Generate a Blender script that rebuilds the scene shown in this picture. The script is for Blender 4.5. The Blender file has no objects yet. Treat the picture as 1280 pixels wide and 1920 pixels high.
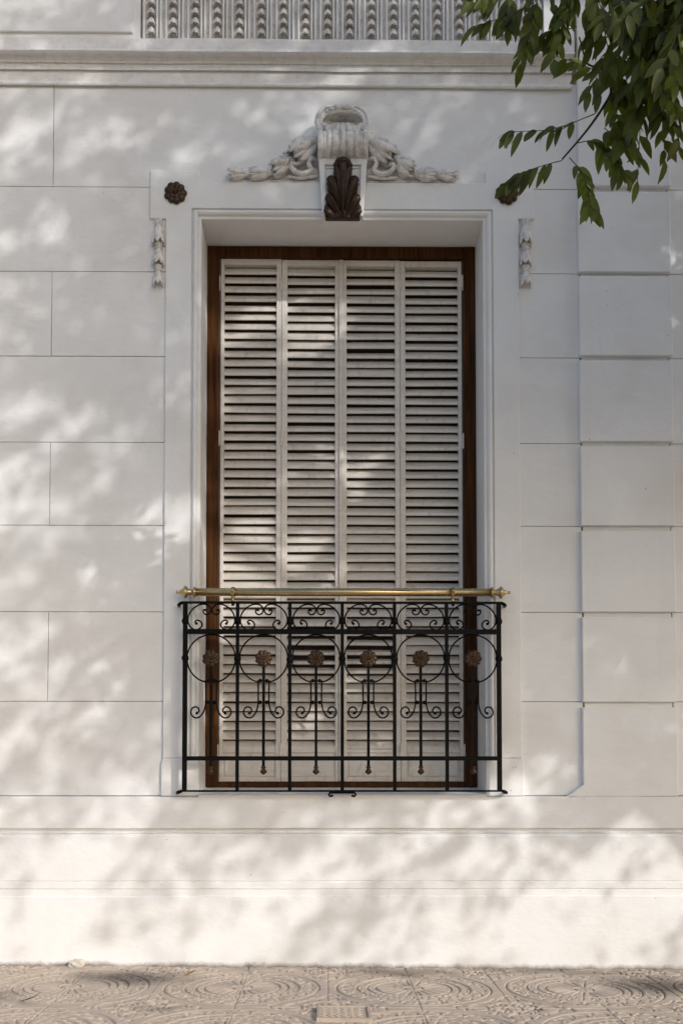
import bpy, bmesh, math, random
import numpy as np
from mathutils import Vector, Matrix, noise

random.seed(7)
rng = np.random.default_rng(11)
scene = bpy.context.scene
col = scene.collection
R = math.radians

# ------------------------------------------------------------------ camera
cam_d = bpy.data.cameras.new('camera')
cam = bpy.data.objects.new('camera', cam_d)
col.objects.link(cam)
cam.location = (-0.09, -4.85, 0.92)
cam.rotation_euler = (R(92.2), 0, R(-0.55))
cam_d.sensor_fit = 'VERTICAL'
cam_d.sensor_height = 24.0
cam_d.lens = 24.0 * 1940 / 1920
cam_d.shift_x = 0.008
cam_d.shift_y = 0.211
cam_d.clip_start = 0.05
cam_d.clip_end = 1000
scene.camera = cam

# ------------------------------------------------------------------ sky and sun
SUN = Vector((0.587, -0.691, 0.421)).normalized()      # towards the sun
world = bpy.data.worlds.new('World')
scene.world = world
world.use_nodes = True
wn = world.node_tree
sky = wn.nodes.new('ShaderNodeTexSky')
sky.sky_type = 'NISHITA'
sky.sun_disc = False
sky.sun_elevation = math.asin(SUN.z)
sky.sun_rotation = math.atan2(SUN.x, SUN.y)
sky.air_density = 1.0
sky.dust_density = 2.0
sky.ozone_density = 1.0
bg = wn.nodes['Background']
bg.inputs['Strength'].default_value = 0.15
wn.links.new(sky.outputs[0], bg.inputs[0])

sun_d = bpy.data.lights.new('sun', 'SUN')
sun_d.energy = 2.0
sun_d.angle = R(0.55)
sun_d.color = (1.0, 0.985, 0.965)
sun = bpy.data.objects.new('sun', sun_d)
sun.rotation_euler = SUN.to_track_quat('Z', 'Y').to_euler()
sun.location = (6, -8, 9)
col.objects.link(sun)

vs = scene.view_settings
vs.view_transform = 'Standard'
vs.look = 'None'
vs.gamma = 1.0
vs.use_curve_mapping = False
vs.exposure = 0.2
scene.cycles.use_denoising = True
scene.cycles.max_bounces = 8

# ------------------------------------------------------------------ materials
def nt(name):
    m = bpy.data.materials.new(name)
    m.use_nodes = True
    t = m.node_tree
    return m, t, t.nodes['Principled BSDF']

def node(t, typ, **kw):
    n = t.nodes.new(typ)
    for k, v in kw.items():
        if k in n.inputs:
            n.inputs[k].default_value = v
        else:
            setattr(n, k, v)
    return n

def ramp(t, src, stops):
    r = t.nodes.new('ShaderNodeValToRGB')
    el = r.color_ramp.elements
    while len(el) < len(stops):
        el.new(0.5)
    for e, (p, c) in zip(el, stops):
        e.position = p
        e.color = (c, c, c, 1) if isinstance(c, (int, float)) else (*c, 1)
    t.links.new(src, r.inputs[0])
    return r

def mix(t, fac, a, b, mode='MIX'):
    n = t.nodes.new('ShaderNodeMix')
    n.data_type = 'RGBA'
    n.blend_type = mode
    for sock, v in ((n.inputs[0], fac), (n.inputs[6], a), (n.inputs[7], b)):
        if hasattr(v, 'is_linked') or hasattr(v, 'links'):
            t.links.new(v, sock)
        elif isinstance(v, (int, float)):
            sock.default_value = v
        else:
            sock.default_value = (*v, 1)
    return n.outputs[2]

def world_co(t):
    return t.nodes.new('ShaderNodeNewGeometry').outputs['Position']

def mapping(t, src, scale):
    m = t.nodes.new('ShaderNodeMapping')
    m.inputs['Scale'].default_value = scale
    t.links.new(src, m.inputs['Vector'])
    return m.outputs[0]

def noise_tex(t, co, scale, detail=4, rough=0.55, dist=0.0):
    n = node(t, 'ShaderNodeTexNoise', Scale=scale, Detail=detail, Roughness=rough, Distortion=dist)
    t.links.new(co, n.inputs['Vector'])
    return n.outputs['Fac']

def bump(t, h, strength, dist, prev=None):
    b = node(t, 'ShaderNodeBump', Strength=strength, Distance=dist)
    t.links.new(h, b.inputs['Height'])
    if prev is not None:
        t.links.new(prev, b.inputs['Normal'])
    return b.outputs[0]

def mat_plaster(name='plaster', c1=(0.80, 0.79, 0.775), c2=(0.73, 0.72, 0.705), grime=0.0):
    m, t, p = nt(name)
    co = world_co(t)
    big = noise_tex(t, co, 1.3, 5, 0.6, 0.4)
    c = mix(t, ramp(t, big, [(0.35, 0.0), (0.7, 1.0)]).outputs[0], c1, c2)
    # faint streaks running down the paint
    st = noise_tex(t, mapping(t, co, (14, 14, 1.1)), 1.0, 5, 0.6)
    c = mix(t, ramp(t, st, [(0.55, 0.0), (0.85, 0.22)]).outputs[0], c, (0.60, 0.57, 0.54))
    # pinkish and yellowish repainted patches
    pt = noise_tex(t, co, 2.6, 3, 0.5, 0.8)
    c = mix(t, ramp(t, pt, [(0.5, 0.0), (0.72, 0.5)]).outputs[0], c, (0.70, 0.66, 0.615))
    # hairline cracks in the paint, only here and there
    wob = node(t, 'ShaderNodeTexNoise', Scale=3.0, Detail=4.0)
    t.links.new(co, wob.inputs['Vector'])
    wv = node(t, 'ShaderNodeVectorMath', operation='MULTIPLY_ADD')
    t.links.new(wob.outputs['Color'], wv.inputs[0]); wv.inputs[1].default_value = (.5, .5, .5)
    t.links.new(co, wv.inputs[2])
    vo = node(t, 'ShaderNodeTexVoronoi', Scale=1.15, feature='DISTANCE_TO_EDGE')
    t.links.new(wv.outputs[0], vo.inputs['Vector'])
    ck = ramp(t, vo.outputs['Distance'], [(0.0, 0.30), (0.0026, 0.0)]).outputs[0]
    mk = ramp(t, noise_tex(t, co, 0.9, 3, 0.5), [(0.60, 0.0), (0.68, 1.0)]).outputs[0]
    ckm = mix(t, 1.0, ck, mk, 'MULTIPLY')
    c = mix(t, ckm, c, (0.42, 0.38, 0.33))
    # patches where the paint was touched up, with soft brushed borders
    pa = noise_tex(t, mapping(t, co, (1.1, 1.1, 2.0)), 1.0, 6, 0.62, 1.2)
    c = mix(t, ramp(t, pa, [(0.50, 0.0), (0.56, 0.22), (0.60, 0.22), (0.68, 0.05)]).outputs[0], c, (0.86, 0.85, 0.835))
    # small chips and dirt specks
    sp = noise_tex(t, co, 46, 2, 0.5)
    c = mix(t, ramp(t, sp, [(0.765, 0.0), (0.79, 0.8)]).outputs[0], c, (0.34, 0.29, 0.24))
    # splash dirt along the pavement, ragged
    sep = t.nodes.new('ShaderNodeSeparateXYZ')
    t.links.new(co, sep.inputs[0])
    rg = noise_tex(t, co, 16, 6, 0.7)
    ad = t.nodes.new('ShaderNodeMath'); ad.operation = 'MULTIPLY_ADD'
    t.links.new(rg, ad.inputs[0]); ad.inputs[1].default_value = -0.045
    tl = t.nodes.new('ShaderNodeMath'); tl.operation = 'MULTIPLY_ADD'      # the pavement line falls to the right
    t.links.new(sep.outputs['X'], tl.inputs[0]); tl.inputs[1].default_value = 0.0085; tl.inputs[2].default_value = 0.03
    az = t.nodes.new('ShaderNodeMath'); az.operation = 'ADD'
    t.links.new(sep.outputs['Z'], az.inputs[0]); t.links.new(tl.outputs[0], az.inputs[1])
    t.links.new(az.outputs[0], ad.inputs[2])
    c = mix(t, ramp(t, ad.outputs[0], [(0.008, 0.85), (0.016, 0.5), (0.030, 0.0)]).outputs[0], c, (0.17, 0.13, 0.10))
    if grime > 0:
        g = noise_tex(t, co, 34, 4, 0.65)
        c = mix(t, ramp(t, g, [(0.46, 0.0), (0.62, grime)]).outputs[0], c, (0.27, 0.21, 0.15))
    t.links.new(c, p.inputs['Base Color'])
    p.inputs['Roughness'].default_value = 0.62
    p.inputs['Specular IOR Level'].default_value = 0.35
    f1 = noise_tex(t, co, 170, 3, 0.6)
    f2 = noise_tex(t, mapping(t, co, (22, 22, 40)), 1.0, 4, 0.6)
    n1 = bump(t, f2, 0.34, 0.005)
    n2 = bump(t, f1, 0.3, 0.0012, n1)
    t.links.new(n2, p.inputs['Normal'])
    return m

def mat_shutter():
    m, t, p = nt('shutter_paint')
    co = world_co(t)
    a = noise_tex(t, mapping(t, co, (6, 6, 60)), 1.0, 5, 0.65)
    c = mix(t, ramp(t, a, [(0.35, 0.0), (0.75, 1.0)]).outputs[0], (0.72, 0.665, 0.60), (0.60, 0.545, 0.485))
    oi = t.nodes.new('ShaderNodeObjectInfo')
    c = mix(t, ramp(t, oi.outputs['Random'], [(0.0, 0.0), (1.0, 0.28)]).outputs[0], c, (0.50, 0.45, 0.40))
    d = noise_tex(t, mapping(t, co, (30, 30, 14)), 1.0, 6, 0.72)
    c = mix(t, ramp(t, d, [(0.54, 0.0), (0.76, 0.65)]).outputs[0], c, (0.28, 0.225, 0.18))
    rs = noise_tex(t, mapping(t, co, (26, 26, 7)), 1.0, 4, 0.7)
    c = mix(t, ramp(t, rs, [(0.735, 0.0), (0.77, 0.8)]).outputs[0], c, (0.34, 0.17, 0.07))
    t.links.new(c, p.inputs['Base Color'])
    p.inputs['Roughness'].default_value = 0.5
    t.links.new(bump(t, a, 0.25, 0.002), p.inputs['Normal'])
    return m

def mat_wood():
    m, t, p = nt('dark_wood')
    co = world_co(t)
    g = noise_tex(t, mapping(t, co, (55, 55, 2.2)), 1.0, 5, 0.6, 0.6)
    c = mix(t, ramp(t, g, [(0.3, 0.0), (0.7, 1.0)]).outputs[0], (0.020, 0.008, 0.003), (0.095, 0.037, 0.010))
    k = noise_tex(t, mapping(t, co, (20, 20, 6)), 1.0, 4)
    c = mix(t, ramp(t, k, [(0.6, 0.0), (0.75, 0.7)]).outputs[0], c, (0.014, 0.008, 0.005))
    t.links.new(c, p.inputs['Base Color'])
    p.inputs['Specular IOR Level'].default_value = 0.07
    p.inputs['Roughness'].default_value = 0.5
    t.links.new(bump(t, g, 0.3, 0.002), p.inputs['Normal'])
    return m

def mat_iron():
    m, t, p = nt('black_iron')
    co = world_co(t)
    a = noise_tex(t, co, 40, 4, 0.6)
    c = mix(t, ramp(t, a, [(0.5, 0.0), (0.8, 1.0)]).outputs[0], (0.003, 0.0028, 0.0026), (0.008, 0.007, 0.006))
    t.links.new(c, p.inputs['Base Color'])
    p.inputs['Roughness'].default_value = 0.45
    p.inputs['Specular IOR Level'].default_value = 0.09
    t.links.new(bump(t, noise_tex(t, co, 260, 3), 0.25, 0.001), p.inputs['Normal'])
    return m

def mat_metal(name, c1, c2, rough, metal=1.0, scale=30):
    m, t, p = nt(name)
    co = world_co(t)
    a = noise_tex(t, co, scale, 5, 0.65)
    c = mix(t, ramp(t, a, [(0.35, 0.0), (0.7, 1.0)]).outputs[0], c1, c2)
    t.links.new(c, p.inputs['Base Color'])
    p.inputs['Metallic'].default_value = metal
    r = ramp(t, a, [(0.3, rough), (0.8, rough + 0.16)])
    t.links.new(r.outputs[0], p.inputs['Roughness'])
    t.links.new(bump(t, noise_tex(t, co, scale * 6, 3), 0.012 if rough < .3 else 0.2, 0.001), p.inputs['Normal'])
    return m

def mat_tile(name='cement_tile', dark=1.0):
    m, t, p = nt(name)
    co = world_co(t)
    a = noise_tex(t, co, 5, 6, 0.65, 0.5)
    c = mix(t, ramp(t, a, [(0.3, 0.0), (0.7, 1.0)]).outputs[0], (0.58*dark, 0.47*dark, 0.375*dark), (0.45*dark, 0.36*dark, 0.28*dark))
    oi = t.nodes.new('ShaderNodeObjectInfo')
    c = mix(t, ramp(t, oi.outputs['Random'], [(0.0, 0.0), (1.0, 0.35)]).outputs[0], c, (0.36*dark, 0.31*dark, 0.265*dark))
    # old water and oil stains with soft ragged outlines
    s = noise_tex(t, mapping(t, co, (1.5, 3.2, 1)), 1.0, 5, 0.62, 0.6)
    c = mix(t, ramp(t, s, [(0.60, 0.0), (0.70, 0.62)]).outputs[0], c, (0.125, 0.105, 0.085))
    wn_ = node(t, 'ShaderNodeTexNoise', Scale=5.0, Detail=5.0)
    t.links.new(co, wn_.inputs['Vector'])
    wv = node(t, 'ShaderNodeVectorMath', operation='MULTIPLY_ADD')
    t.links.new(wn_.outputs['Color'], wv.inputs[0]); wv.inputs[1].default_value = (.26, .26, 0)
    t.links.new(co, wv.inputs[2])
    for sx, sy, kx, ky, st in ((-.80, -.16, 2.9, 5.2, .88), (1.47, -.28, 3.6, 4.2, .92), (-1.35, -.55, 5., 8., .6), (.42, -.02, 3.0, 9.0, .5), (1.15, .02, 2.5, 9.0, .5)):
        mp_ = node(t, 'ShaderNodeMapping')
        mp_.inputs['Location'].default_value = (-sx*kx, -sy*ky, 0); mp_.inputs['Scale'].default_value = (kx, ky, 0)
        t.links.new(wv.outputs[0], mp_.inputs['Vector'])
        ln = node(t, 'ShaderNodeVectorMath', operation='LENGTH'); t.links.new(mp_.outputs[0], ln.inputs[0])
        c = mix(t, ramp(t, ln.outputs['Value'], [(0.30, st), (1.0, 0.0)]).outputs[0], c, (0.085, 0.068, 0.052))
    f = noise_tex(t, co, 90, 3, 0.6)
    c = mix(t, ramp(t, f, [(0.45, 0.0), (0.8, 0.4)]).outputs[0], c, (0.28, 0.235, 0.195))
    t.links.new(c, p.inputs['Base Color'])
    p.inputs['Roughness'].default_value = 0.75
    t.links.new(bump(t, f, 0.35, 0.002), p.inputs['Normal'])
    return m

def mat_leaf(name, c1, c2, trans):
    m, t, p = nt(name)
    oi = t.nodes.new('ShaderNodeObjectInfo')
    co = world_co(t)
    a = noise_tex(t, co, 9, 3)
    c = mix(t, ramp(t, a, [(0.35, 0.0), (0.7, 1.0)]).outputs[0], c1, c2)
    c = mix(t, ramp(t, oi.outputs['Random'], [(0.0, 0.0), (1.0, 0.5)]).outputs[0], c, (c2[0]*1.25, c2[1]*1.2, c2[2]))
    t.links.new(c, p.inputs['Base Color'])
    p.inputs['Roughness'].default_value = 0.42
    tr = t.nodes.new('ShaderNodeBsdfTranslucent')
    c3 = mix(t, 1.0, c, (1.5, 1.7, 0.7), 'MULTIPLY')
    t.links.new(c3, tr.inputs[0])
    ms = t.nodes.new('ShaderNodeMixShader')
    ms.inputs[0].default_value = trans
    t.links.new(p.outputs[0], ms.inputs[1])
    t.links.new(tr.outputs[0], ms.inputs[2])
    t.links.new(ms.outputs[0], t.nodes['Material Output'].inputs[0])
    return m

def mat_plain(name, c1, c2, scale, rough=0.8):
    m, t, p = nt(name)
    a = noise_tex(t, world_co(t), scale, 5, 0.65)
    t.links.new(mix(t, ramp(t, a, [(0.3, 0.0), (0.7, 1.0)]).outputs[0], c1, c2), p.inputs['Base Color'])
    p.inputs['Roughness'].default_value = rough
    t.links.new(bump(t, a, 0.4, 0.004), p.inputs['Normal'])
    return m

M = dict(
    plaster=mat_plaster(),
    carved=mat_plaster('carved_plaster', (0.78, 0.76, 0.735), (0.66, 0.63, 0.59), 0.42),
    grimy=mat_plaster('grimy_plaster', (0.76, 0.735, 0.70), (0.66, 0.63, 0.59), 0.45),
    moulded=mat_plaster('moulded_plaster', (0.80, 0.785, 0.765), (0.71, 0.69, 0.665), 0.14),
    shutter=mat_shutter(), wood=mat_wood(), iron=mat_iron(),
    brass=mat_metal('brass', (0.62, 0.48, 0.26), (0.44, 0.325, 0.16), 0.21, 1.0, 7),
    bronze=mat_metal('bronze', (0.024, 0.012, 0.007), (0.062, 0.032, 0.016), 0.36, 0.55, 45),
    gilt=mat_metal('worn_gilt', (0.028, 0.014, 0.007), (0.085, 0.043, 0.017), 0.42, 0.55, 60),
    joint=mat_plain('joint_dirt', (0.36, 0.31, 0.26), (0.24, 0.20, 0.165), 14),
    tile=mat_tile(), cover=mat_tile('cement_cover', 0.92),
    leaf=mat_leaf('leaf_green', (0.030, 0.037, 0.008), (0.115, 0.138, 0.025), 0.38),
    crown=mat_leaf('crown_green', (0.045, 0.065, 0.02), (0.075, 0.10, 0.03), 0.28),
    bark=mat_plain('bark', (0.035, 0.027, 0.02), (0.085, 0.066, 0.05), 18),
    asphalt=mat_plain('asphalt', (0.045, 0.045, 0.046), (0.07, 0.068, 0.066), 30),
    concrete=mat_plain('concrete', (0.46, 0.40, 0.345), (0.36, 0.31, 0.265), 8),
    soil=mat_plain('soil', (0.05, 0.035, 0.024), (0.10, 0.075, 0.05), 20),
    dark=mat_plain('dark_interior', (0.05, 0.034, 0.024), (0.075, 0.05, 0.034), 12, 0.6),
    drygold=mat_plain('dry_leaf', (0.42, 0.22, 0.05), (0.30, 0.15, 0.04), 40, 0.6),
    drypale=mat_plain('pale_scrap', (0.62, 0.58, 0.50), (0.48, 0.43, 0.36), 40, 0.7),
)

# ------------------------------------------------------------------ mesh helpers
class MB:
    """collects vertices and faces of one mesh"""
    def __init__(s):
        s.v, s.f, s.sm = [], [], []
    def add(s, verts, faces, smooth=False):
        b = len(s.v)
        s.v += [tuple(p) for p in verts]
        s.f += [tuple(i + b for i in f) for f in faces]
        s.sm += [smooth] * len(faces)
    def box(s, x0, x1, y0, y1, z0, z1):
        s.add([(x0,y0,z0),(x1,y0,z0),(x1,y1,z0),(x0,y1,z0),(x0,y0,z1),(x1,y0,z1),(x1,y1,z1),(x0,y1,z1)],
              [(0,1,5,4),(1,2,6,5),(2,3,7,6),(3,0,4,7),(4,5,6,7),(3,2,1,0)])
    def cbox(s, x0, x1, z0, z1, yf, yb, c):
        """box whose front edges (towards -y) are chamfered by c"""
        rings = [(0, yb), (0, yf + c), (c * .35, yf + c * .3), (c, yf)]
        vs = []
        for d, y in rings:
            vs += [(x0+d, y, z0+d), (x1-d, y, z0+d), (x1-d, y, z1-d), (x0+d, y, z1-d)]
        fs = [(3,2,1,0)[::-1]]
        for k in range(3):
            for i in range(4):
                j = (i + 1) % 4
                fs.append((k*4+i, k*4+j, k*4+4+j, k*4+4+i))
        fs.append((12,13,14,15))
        s.add(vs, fs)
    def cpoly(s, pts, yf, yb, c):
        """polygon (x,z), counter-clockwise seen from -y, extruded; front edges chamfered"""
        n = len(pts)
        ins = []
        for i in range(n):
            p0, p1, p2 = Vector(pts[i-1]), Vector(pts[i]), Vector(pts[(i+1) % n])
            d1, d2 = (p1-p0).normalized(), (p2-p1).normalized()
            n1, n2 = Vector((-d1.y, d1.x)), Vector((-d2.y, d2.x))
            k = 1 + n1.dot(n2)
            ins.append(p1 + (n1 + n2) * (c / max(k, .3)))
        vs = [(p[0], yb, p[1]) for p in pts] + [(p[0], yf + c, p[1]) for p in pts] + [(p[0], yf, p[1]) for p in ins]
        fs = []
        for k in range(2):
            for i in range(n):
                j = (i + 1) % n
                fs.append((k*n+i, k*n+j, k*n+n+j, k*n+n+i))
        fs.append(tuple(range(2*n, 3*n)))
        s.add(vs, fs)
    def sweep_x(s, prof, x0, x1, n, wob=0.0, seed=0, caps=True, smooth=False):
        """profile of (y,z) points swept along x, with a slight hand-made waviness"""
        m = len(prof)
        vs = []
        for i in range(n + 1):
            x = x0 + (x1 - x0) * i / n
            for j, (y, z) in enumerate(prof):
                dy = noise.noise((x * 2.3, j * .37 + seed, 1.7)) * wob
                dz = noise.noise((x * 1.7, j * .21 + seed, 7.1)) * wob * 1.3
                dz += noise.noise((x * 9.0, j * .6 + seed, 3.3)) * wob * .45
                vs.append((x, y + dy, z + dz))
        fs = []
        for i in range(n):
            for j in range(m - 1):
                a = i * m + j
                fs.append((a, a + 1, a + m + 1, a + m))
        if caps:
            fs.append(tuple(range(m))[::-1]); fs.append(tuple(n * m + j for j in range(m)))
        s.add(vs, fs, smooth)
    def lathe(s, prof, axis='z', org=(0, 0, 0), seg=16, smooth=True):
        """profile of (radius, height) turned about an axis"""
        vs, m = [], len(prof)
        for i in range(seg):
            a = 2 * math.pi * i / seg
            for r, h in prof:
                c, d = r * math.cos(a), r * math.sin(a)
                p = {'z': (c, d, h), 'x': (h, c, d), 'y': (c, h, d)}[axis]
                vs.append((p[0]+org[0], p[1]+org[1], p[2]+org[2]))
        fs = []
        for i in range(seg):
            j = (i + 1) % seg
            for k in range(m - 1):
                fs.append((i*m+k, j*m+k, j*m+k+1, i*m+k+1))
        s.add(vs, fs, smooth)
    def tube(s, pts, rad, seg=8, flat=1.0, smooth=True, caps=True):
        """tube along points; rad a number or list; flat scales the y axis of the section"""
        pts = [Vector(p) for p in pts]
        n = len(pts)
        if isinstance(rad, (int, float)):
            rad = [rad] * n
        vs = []
        up = None
        for i, p in enumerate(pts):
            tg = (pts[min(i+1, n-1)] - pts[max(i-1, 0)]).normalized()
            if up is None:
                up = Vector((0, -1, 0)) if abs(tg.y) < .9 else Vector((1, 0, 0))
            b = tg.cross(up)
            if b.length < 1e-4:
                b = tg.orthogonal()
            b.normalize()
            up = b.cross(tg).normalized()
            for k in range(seg):
                a = 2 * math.pi * k / seg
                vs.append(p + (b * math.cos(a) + up * math.sin(a) * flat) * rad[i])
        fs = []
        for i in range(n - 1):
            for k in range(seg):
                l = (k + 1) % seg
                fs.append((i*seg+k, i*seg+l, i*seg+seg+l, i*seg+seg+k))
        if caps:
            fs.append(tuple(range(seg))[::-1]); fs.append(tuple((n-1)*seg+k for k in range(seg)))
        s.add(vs, fs, smooth)
    def grid(s, vs, nu, nv, smooth=True, wrap=False):
        fs = []
        for i in range(nu - (0 if wrap else 1)):
            a, b = i * nv, ((i + 1) % nu) * nv
            for j in range(nv - 1):
                fs.append((a+j, b+j, b+j+1, a+j+1))
        s.add(vs, fs, smooth)
    def ball(s, c, r, seg=12, rings=8, sc=(1, 1, 1), rot=None):
        vs = []
        for i in range(seg):
            a = 2 * math.pi * i / seg
            for j in range(rings + 1):
                b = math.pi * j / rings
                p = Vector((math.sin(b)*math.cos(a)*sc[0], math.sin(b)*math.sin(a)*sc[1], math.cos(b)*sc[2])) * r
                if rot is not None:
                    p = rot @ p
                vs.append(p + Vector(c))
        s.grid(vs, seg, rings + 1, True, True)
    def mesh(s, name, fix=True):
        me = bpy.data.meshes.new(name)
        me.from_pydata(s.v, [], s.f)
        me.polygons.foreach_set('use_smooth', s.sm)
        if fix:
            bm = bmesh.new(); bm.from_mesh(me)
            bmesh.ops.remove_doubles(bm, verts=bm.verts, dist=1e-6)
            bmesh.ops.recalc_face_normals(bm, faces=bm.faces)
            bm.to_mesh(me); bm.free()
        return me
    def build(s, name, mat, parent=None, loc=None, fix=True):
        return link(name, s.mesh(name, fix), mat, parent, loc)

def link(name, me, mat, parent=None, loc=None, rot=None):
    if not me.materials:
        me.materials.append(M[mat] if isinstance(mat, str) else mat)
    o = bpy.data.objects.new(name, me)
    col.objects.link(o)
    if parent is not None:
        o.parent = parent
    if loc is not None:
        o.location = loc
    if rot is not None:
        o.rotation_euler = rot
    return o

def empty(name, loc=(0, 0, 0)):
    o = bpy.data.objects.new(name, None)
    o.empty_display_size = 0.1
    col.objects.link(o)
    o.location = loc
    return o

def tag(o, label=None, cat=None, group=None, kind=None):
    for k, v in (('label', label), ('category', cat), ('group', group), ('kind', kind)):
        if v:
            o[k] = v
    return o

def catmull(pts, n=8):
    P = [Vector(p) for p in pts]
    P = [P[0]*2 - P[1]] + P + [P[-1]*2 - P[-2]]
    out = []
    for i in range(1, len(P) - 2):
        a, b, c, d = P[i-1:i+3]
        for k in range(n):
            t = k / n
            out.append(.5 * ((2*b) + (c-a)*t + (2*a-5*b+4*c-d)*t*t + (3*b-a-3*c+d)*t**3))
    out.append(P[-2])
    return out

def zc(z, y):
    """height on the plane y that stands in line with height z on the wall plane, seen from eye height"""
    return 0.92 + (z - 0.92) * (4.85 + y) / 4.85

# ================================================================== GROUND
TILT = 0.0085            # the street falls gently to the right
def flat(name, x0, x1, y0, y1, z, mat, kind='structure'):
    b = MB(); b.add([(x0,y0,z),(x1,y0,z),(x1,y1,z),(x0,y1,z)], [(0,1,2,3)])
    o = b.build(name, mat, fix=False)
    return tag(o, kind=kind)

ground = flat('ground', -260, 260, -260, 260, -2.6, 'soil')
road = flat('road', -60, 60, -16, -5.72, -0.135, 'asphalt'); road.rotation_euler.y = TILT
b = MB(); b.box(-60, 60, -5.56, 0.3, -0.5, -0.012)
pavement = tag(b.build('pavement', 'concrete'), kind='structure'); pavement.rotation_euler.y = TILT
kerb_b = MB()
kerb_b.sweep_x([(-5.56,-0.5),(-5.56,-0.004),(-5.70,-0.004),(-5.715,-0.02),(-5.715,-0.5)], -60, 60, 60, 0.004)
kerb = tag(kerb_b.build('kerb', 'concrete'), kind='structure'); kerb.rotation_euler.y = TILT

# --- pressed cement tiles: four of them make one ring ornament; grooves are real relief
TS = 0.3575
def tile_mesh():
    N = 132
    u = np.linspace(0, TS, N)
    X, Y = np.meshgrid(u, u, indexing='ij')
    D = np.full_like(X, 9.0)
    def arc(cx, cy, r, a0=0., a1=360.):
        nonlocal D
        dx, dy = X - cx, Y - cy
        rr = np.hypot(dx, dy)
        d = np.abs(rr - r)
        if a1 - a0 < 359:
            ang = (np.degrees(np.arctan2(dy, dx)) - a0) % 360
            inside = ang <= (a1 - a0)
            e = np.full_like(d, 9.0)
            for a in (a0, a1):
                e = np.minimum(e, np.hypot(dx - r*math.cos(R(a)), dy - r*math.sin(R(a))))
            d = np.where(inside, d, e)
        D = np.minimum(D, d)
    def seg(x0, y0, x1, y1):
        nonlocal D
        vx, vy = x1-x0, y1-y0
        t = np.clip(((X-x0)*vx + (Y-y0)*vy) / (vx*vx+vy*vy), 0, 1)
        D = np.minimum(D, np.hypot(X-x0-t*vx, Y-y0-t*vy))
    for r in (0.322, 0.312, 0.236, 0.192, 0.158, 0.040):
        if r != 0.312:
            arc(0, 0, r)
    for a in (8, 24, 41, 58, 75):
        seg(.056*math.cos(R(a)), .056*math.sin(R(a)), .142*math.cos(R(a)), .142*math.sin(R(a)))
    for a in range(5, 90, 10):
        c, s_ = math.cos(R(a)), math.sin(R(a))
        seg(.170*c, .170*s_, .182*c, .182*s_)
    for a in range(7, 90, 13):
        c, s_ = math.cos(R(a)), math.sin(R(a))
        arc(.214*c, .214*s_, .011, a - 60, a + 120)
    for k, a in enumerate((9, 27, 45, 63, 81)):
        c, s_ = math.cos(R(a)), math.sin(R(a))
        arc(.276*c, .276*s_, .021, a - 150, a + 60)
        arc(.268*math.cos(R(a+8)), .268*math.sin(R(a+8)), .011, a, a + 190)
        arc(.296*math.cos(R(a+7)), .296*math.sin(R(a+7)), .006)
    # corner flower shared by four tiles
    s = TS
    arc(s, s, .030)
    for a in (202, 225, 248):
        c, q = math.cos(R(a)), math.sin(R(a))
        arc(s+.068*c, s+.068*q, .024, a - 150, a + 150)
    arc(s-.005, s-.135, .034, 90, 260)
    arc(s-.135, s-.005, .034, 190, 360)
    arc(s-.075, s-.095, .018, 60, 280)
    arc(s-.095, s-.075, .018, 170, 390)
    arc(s-.02, s-.205, .020, 120, 330)
    arc(s-.205, s-.02, .020, -60, 150)
    seg(s-.16, s-.05, s-.125, s-.07); seg(s-.05, s-.16, s-.07, s-.125)
    H = -0.0078 * np.clip(1.25 - D / 0.0048, 0, 1)
    edge = np.minimum(np.minimum(X, TS - X), np.minimum(Y, TS - Y))
    H -= 0.0035 * np.clip(1 - edge / 0.003, 0, 1)
    H += 0.0008 * np.sin(X * 61 + 1) * np.cos(Y * 47)
    me = bpy.data.meshes.new('paving_tile')
    V = np.stack([X, Y, H], -1).reshape(-1, 3)
    idx = np.arange(N * N).reshape(N, N)
    F = np.stack([idx[:-1, :-1], idx[1:, :-1], idx[1:, 1:], idx[:-1, 1:]], -1).reshape(-1, 4)
    me.from_pydata(V.tolist(), [], F.tolist())
    me.polygons.foreach_set('use_smooth', [True] * len(F))
    return me
tme = tile_mesh()
CX, CY = 0.2865, -0.482           # centre of one ring
for i in range(-8, 9):
    for j in range(-4, 2):
        # corner cell (i,j): ring centres at even grid nodes
        x0, y0 = CX + i * TS, CY + j * TS
        ex, ey = i % 2 == 0, j % 2 == 0          # ring centre at left / at front corner
        rot = {(True, True): 0, (False, True): 1, (False, False): 2, (True, False): 3}[(ex, ey)]
        ox, oy = {0: (0, 0), 1: (TS, 0), 2: (TS, TS), 3: (0, TS)}[rot]
        t = link('paving_tile', tme, 'tile', pavement,
                 (x0 + ox, y0 + oy, random.uniform(-.0015, .0015)),
                 (random.uniform(-.003, .003), random.uniform(-.003, .003), rot * math.pi / 2))

# ================================================================== FACADE
house = empty('townhouse', (0, 0, 0))
tag(house, 'white stucco townhouse front with louvred window, carved garlands and keystone', 'building')

b = MB()                                     # masonry core with the window opening
b.box(-6, -.682, .006, .70, -.4, 6.4)
b.box(.682, 6, .006, .70, -.4, 6.4)
b.box(-.682, .682, .006, .70, 3.550, 6.4)
b.box(-.682, .682, .006, .70, -.4, .70)
b.build('wall', 'joint', house)

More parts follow.
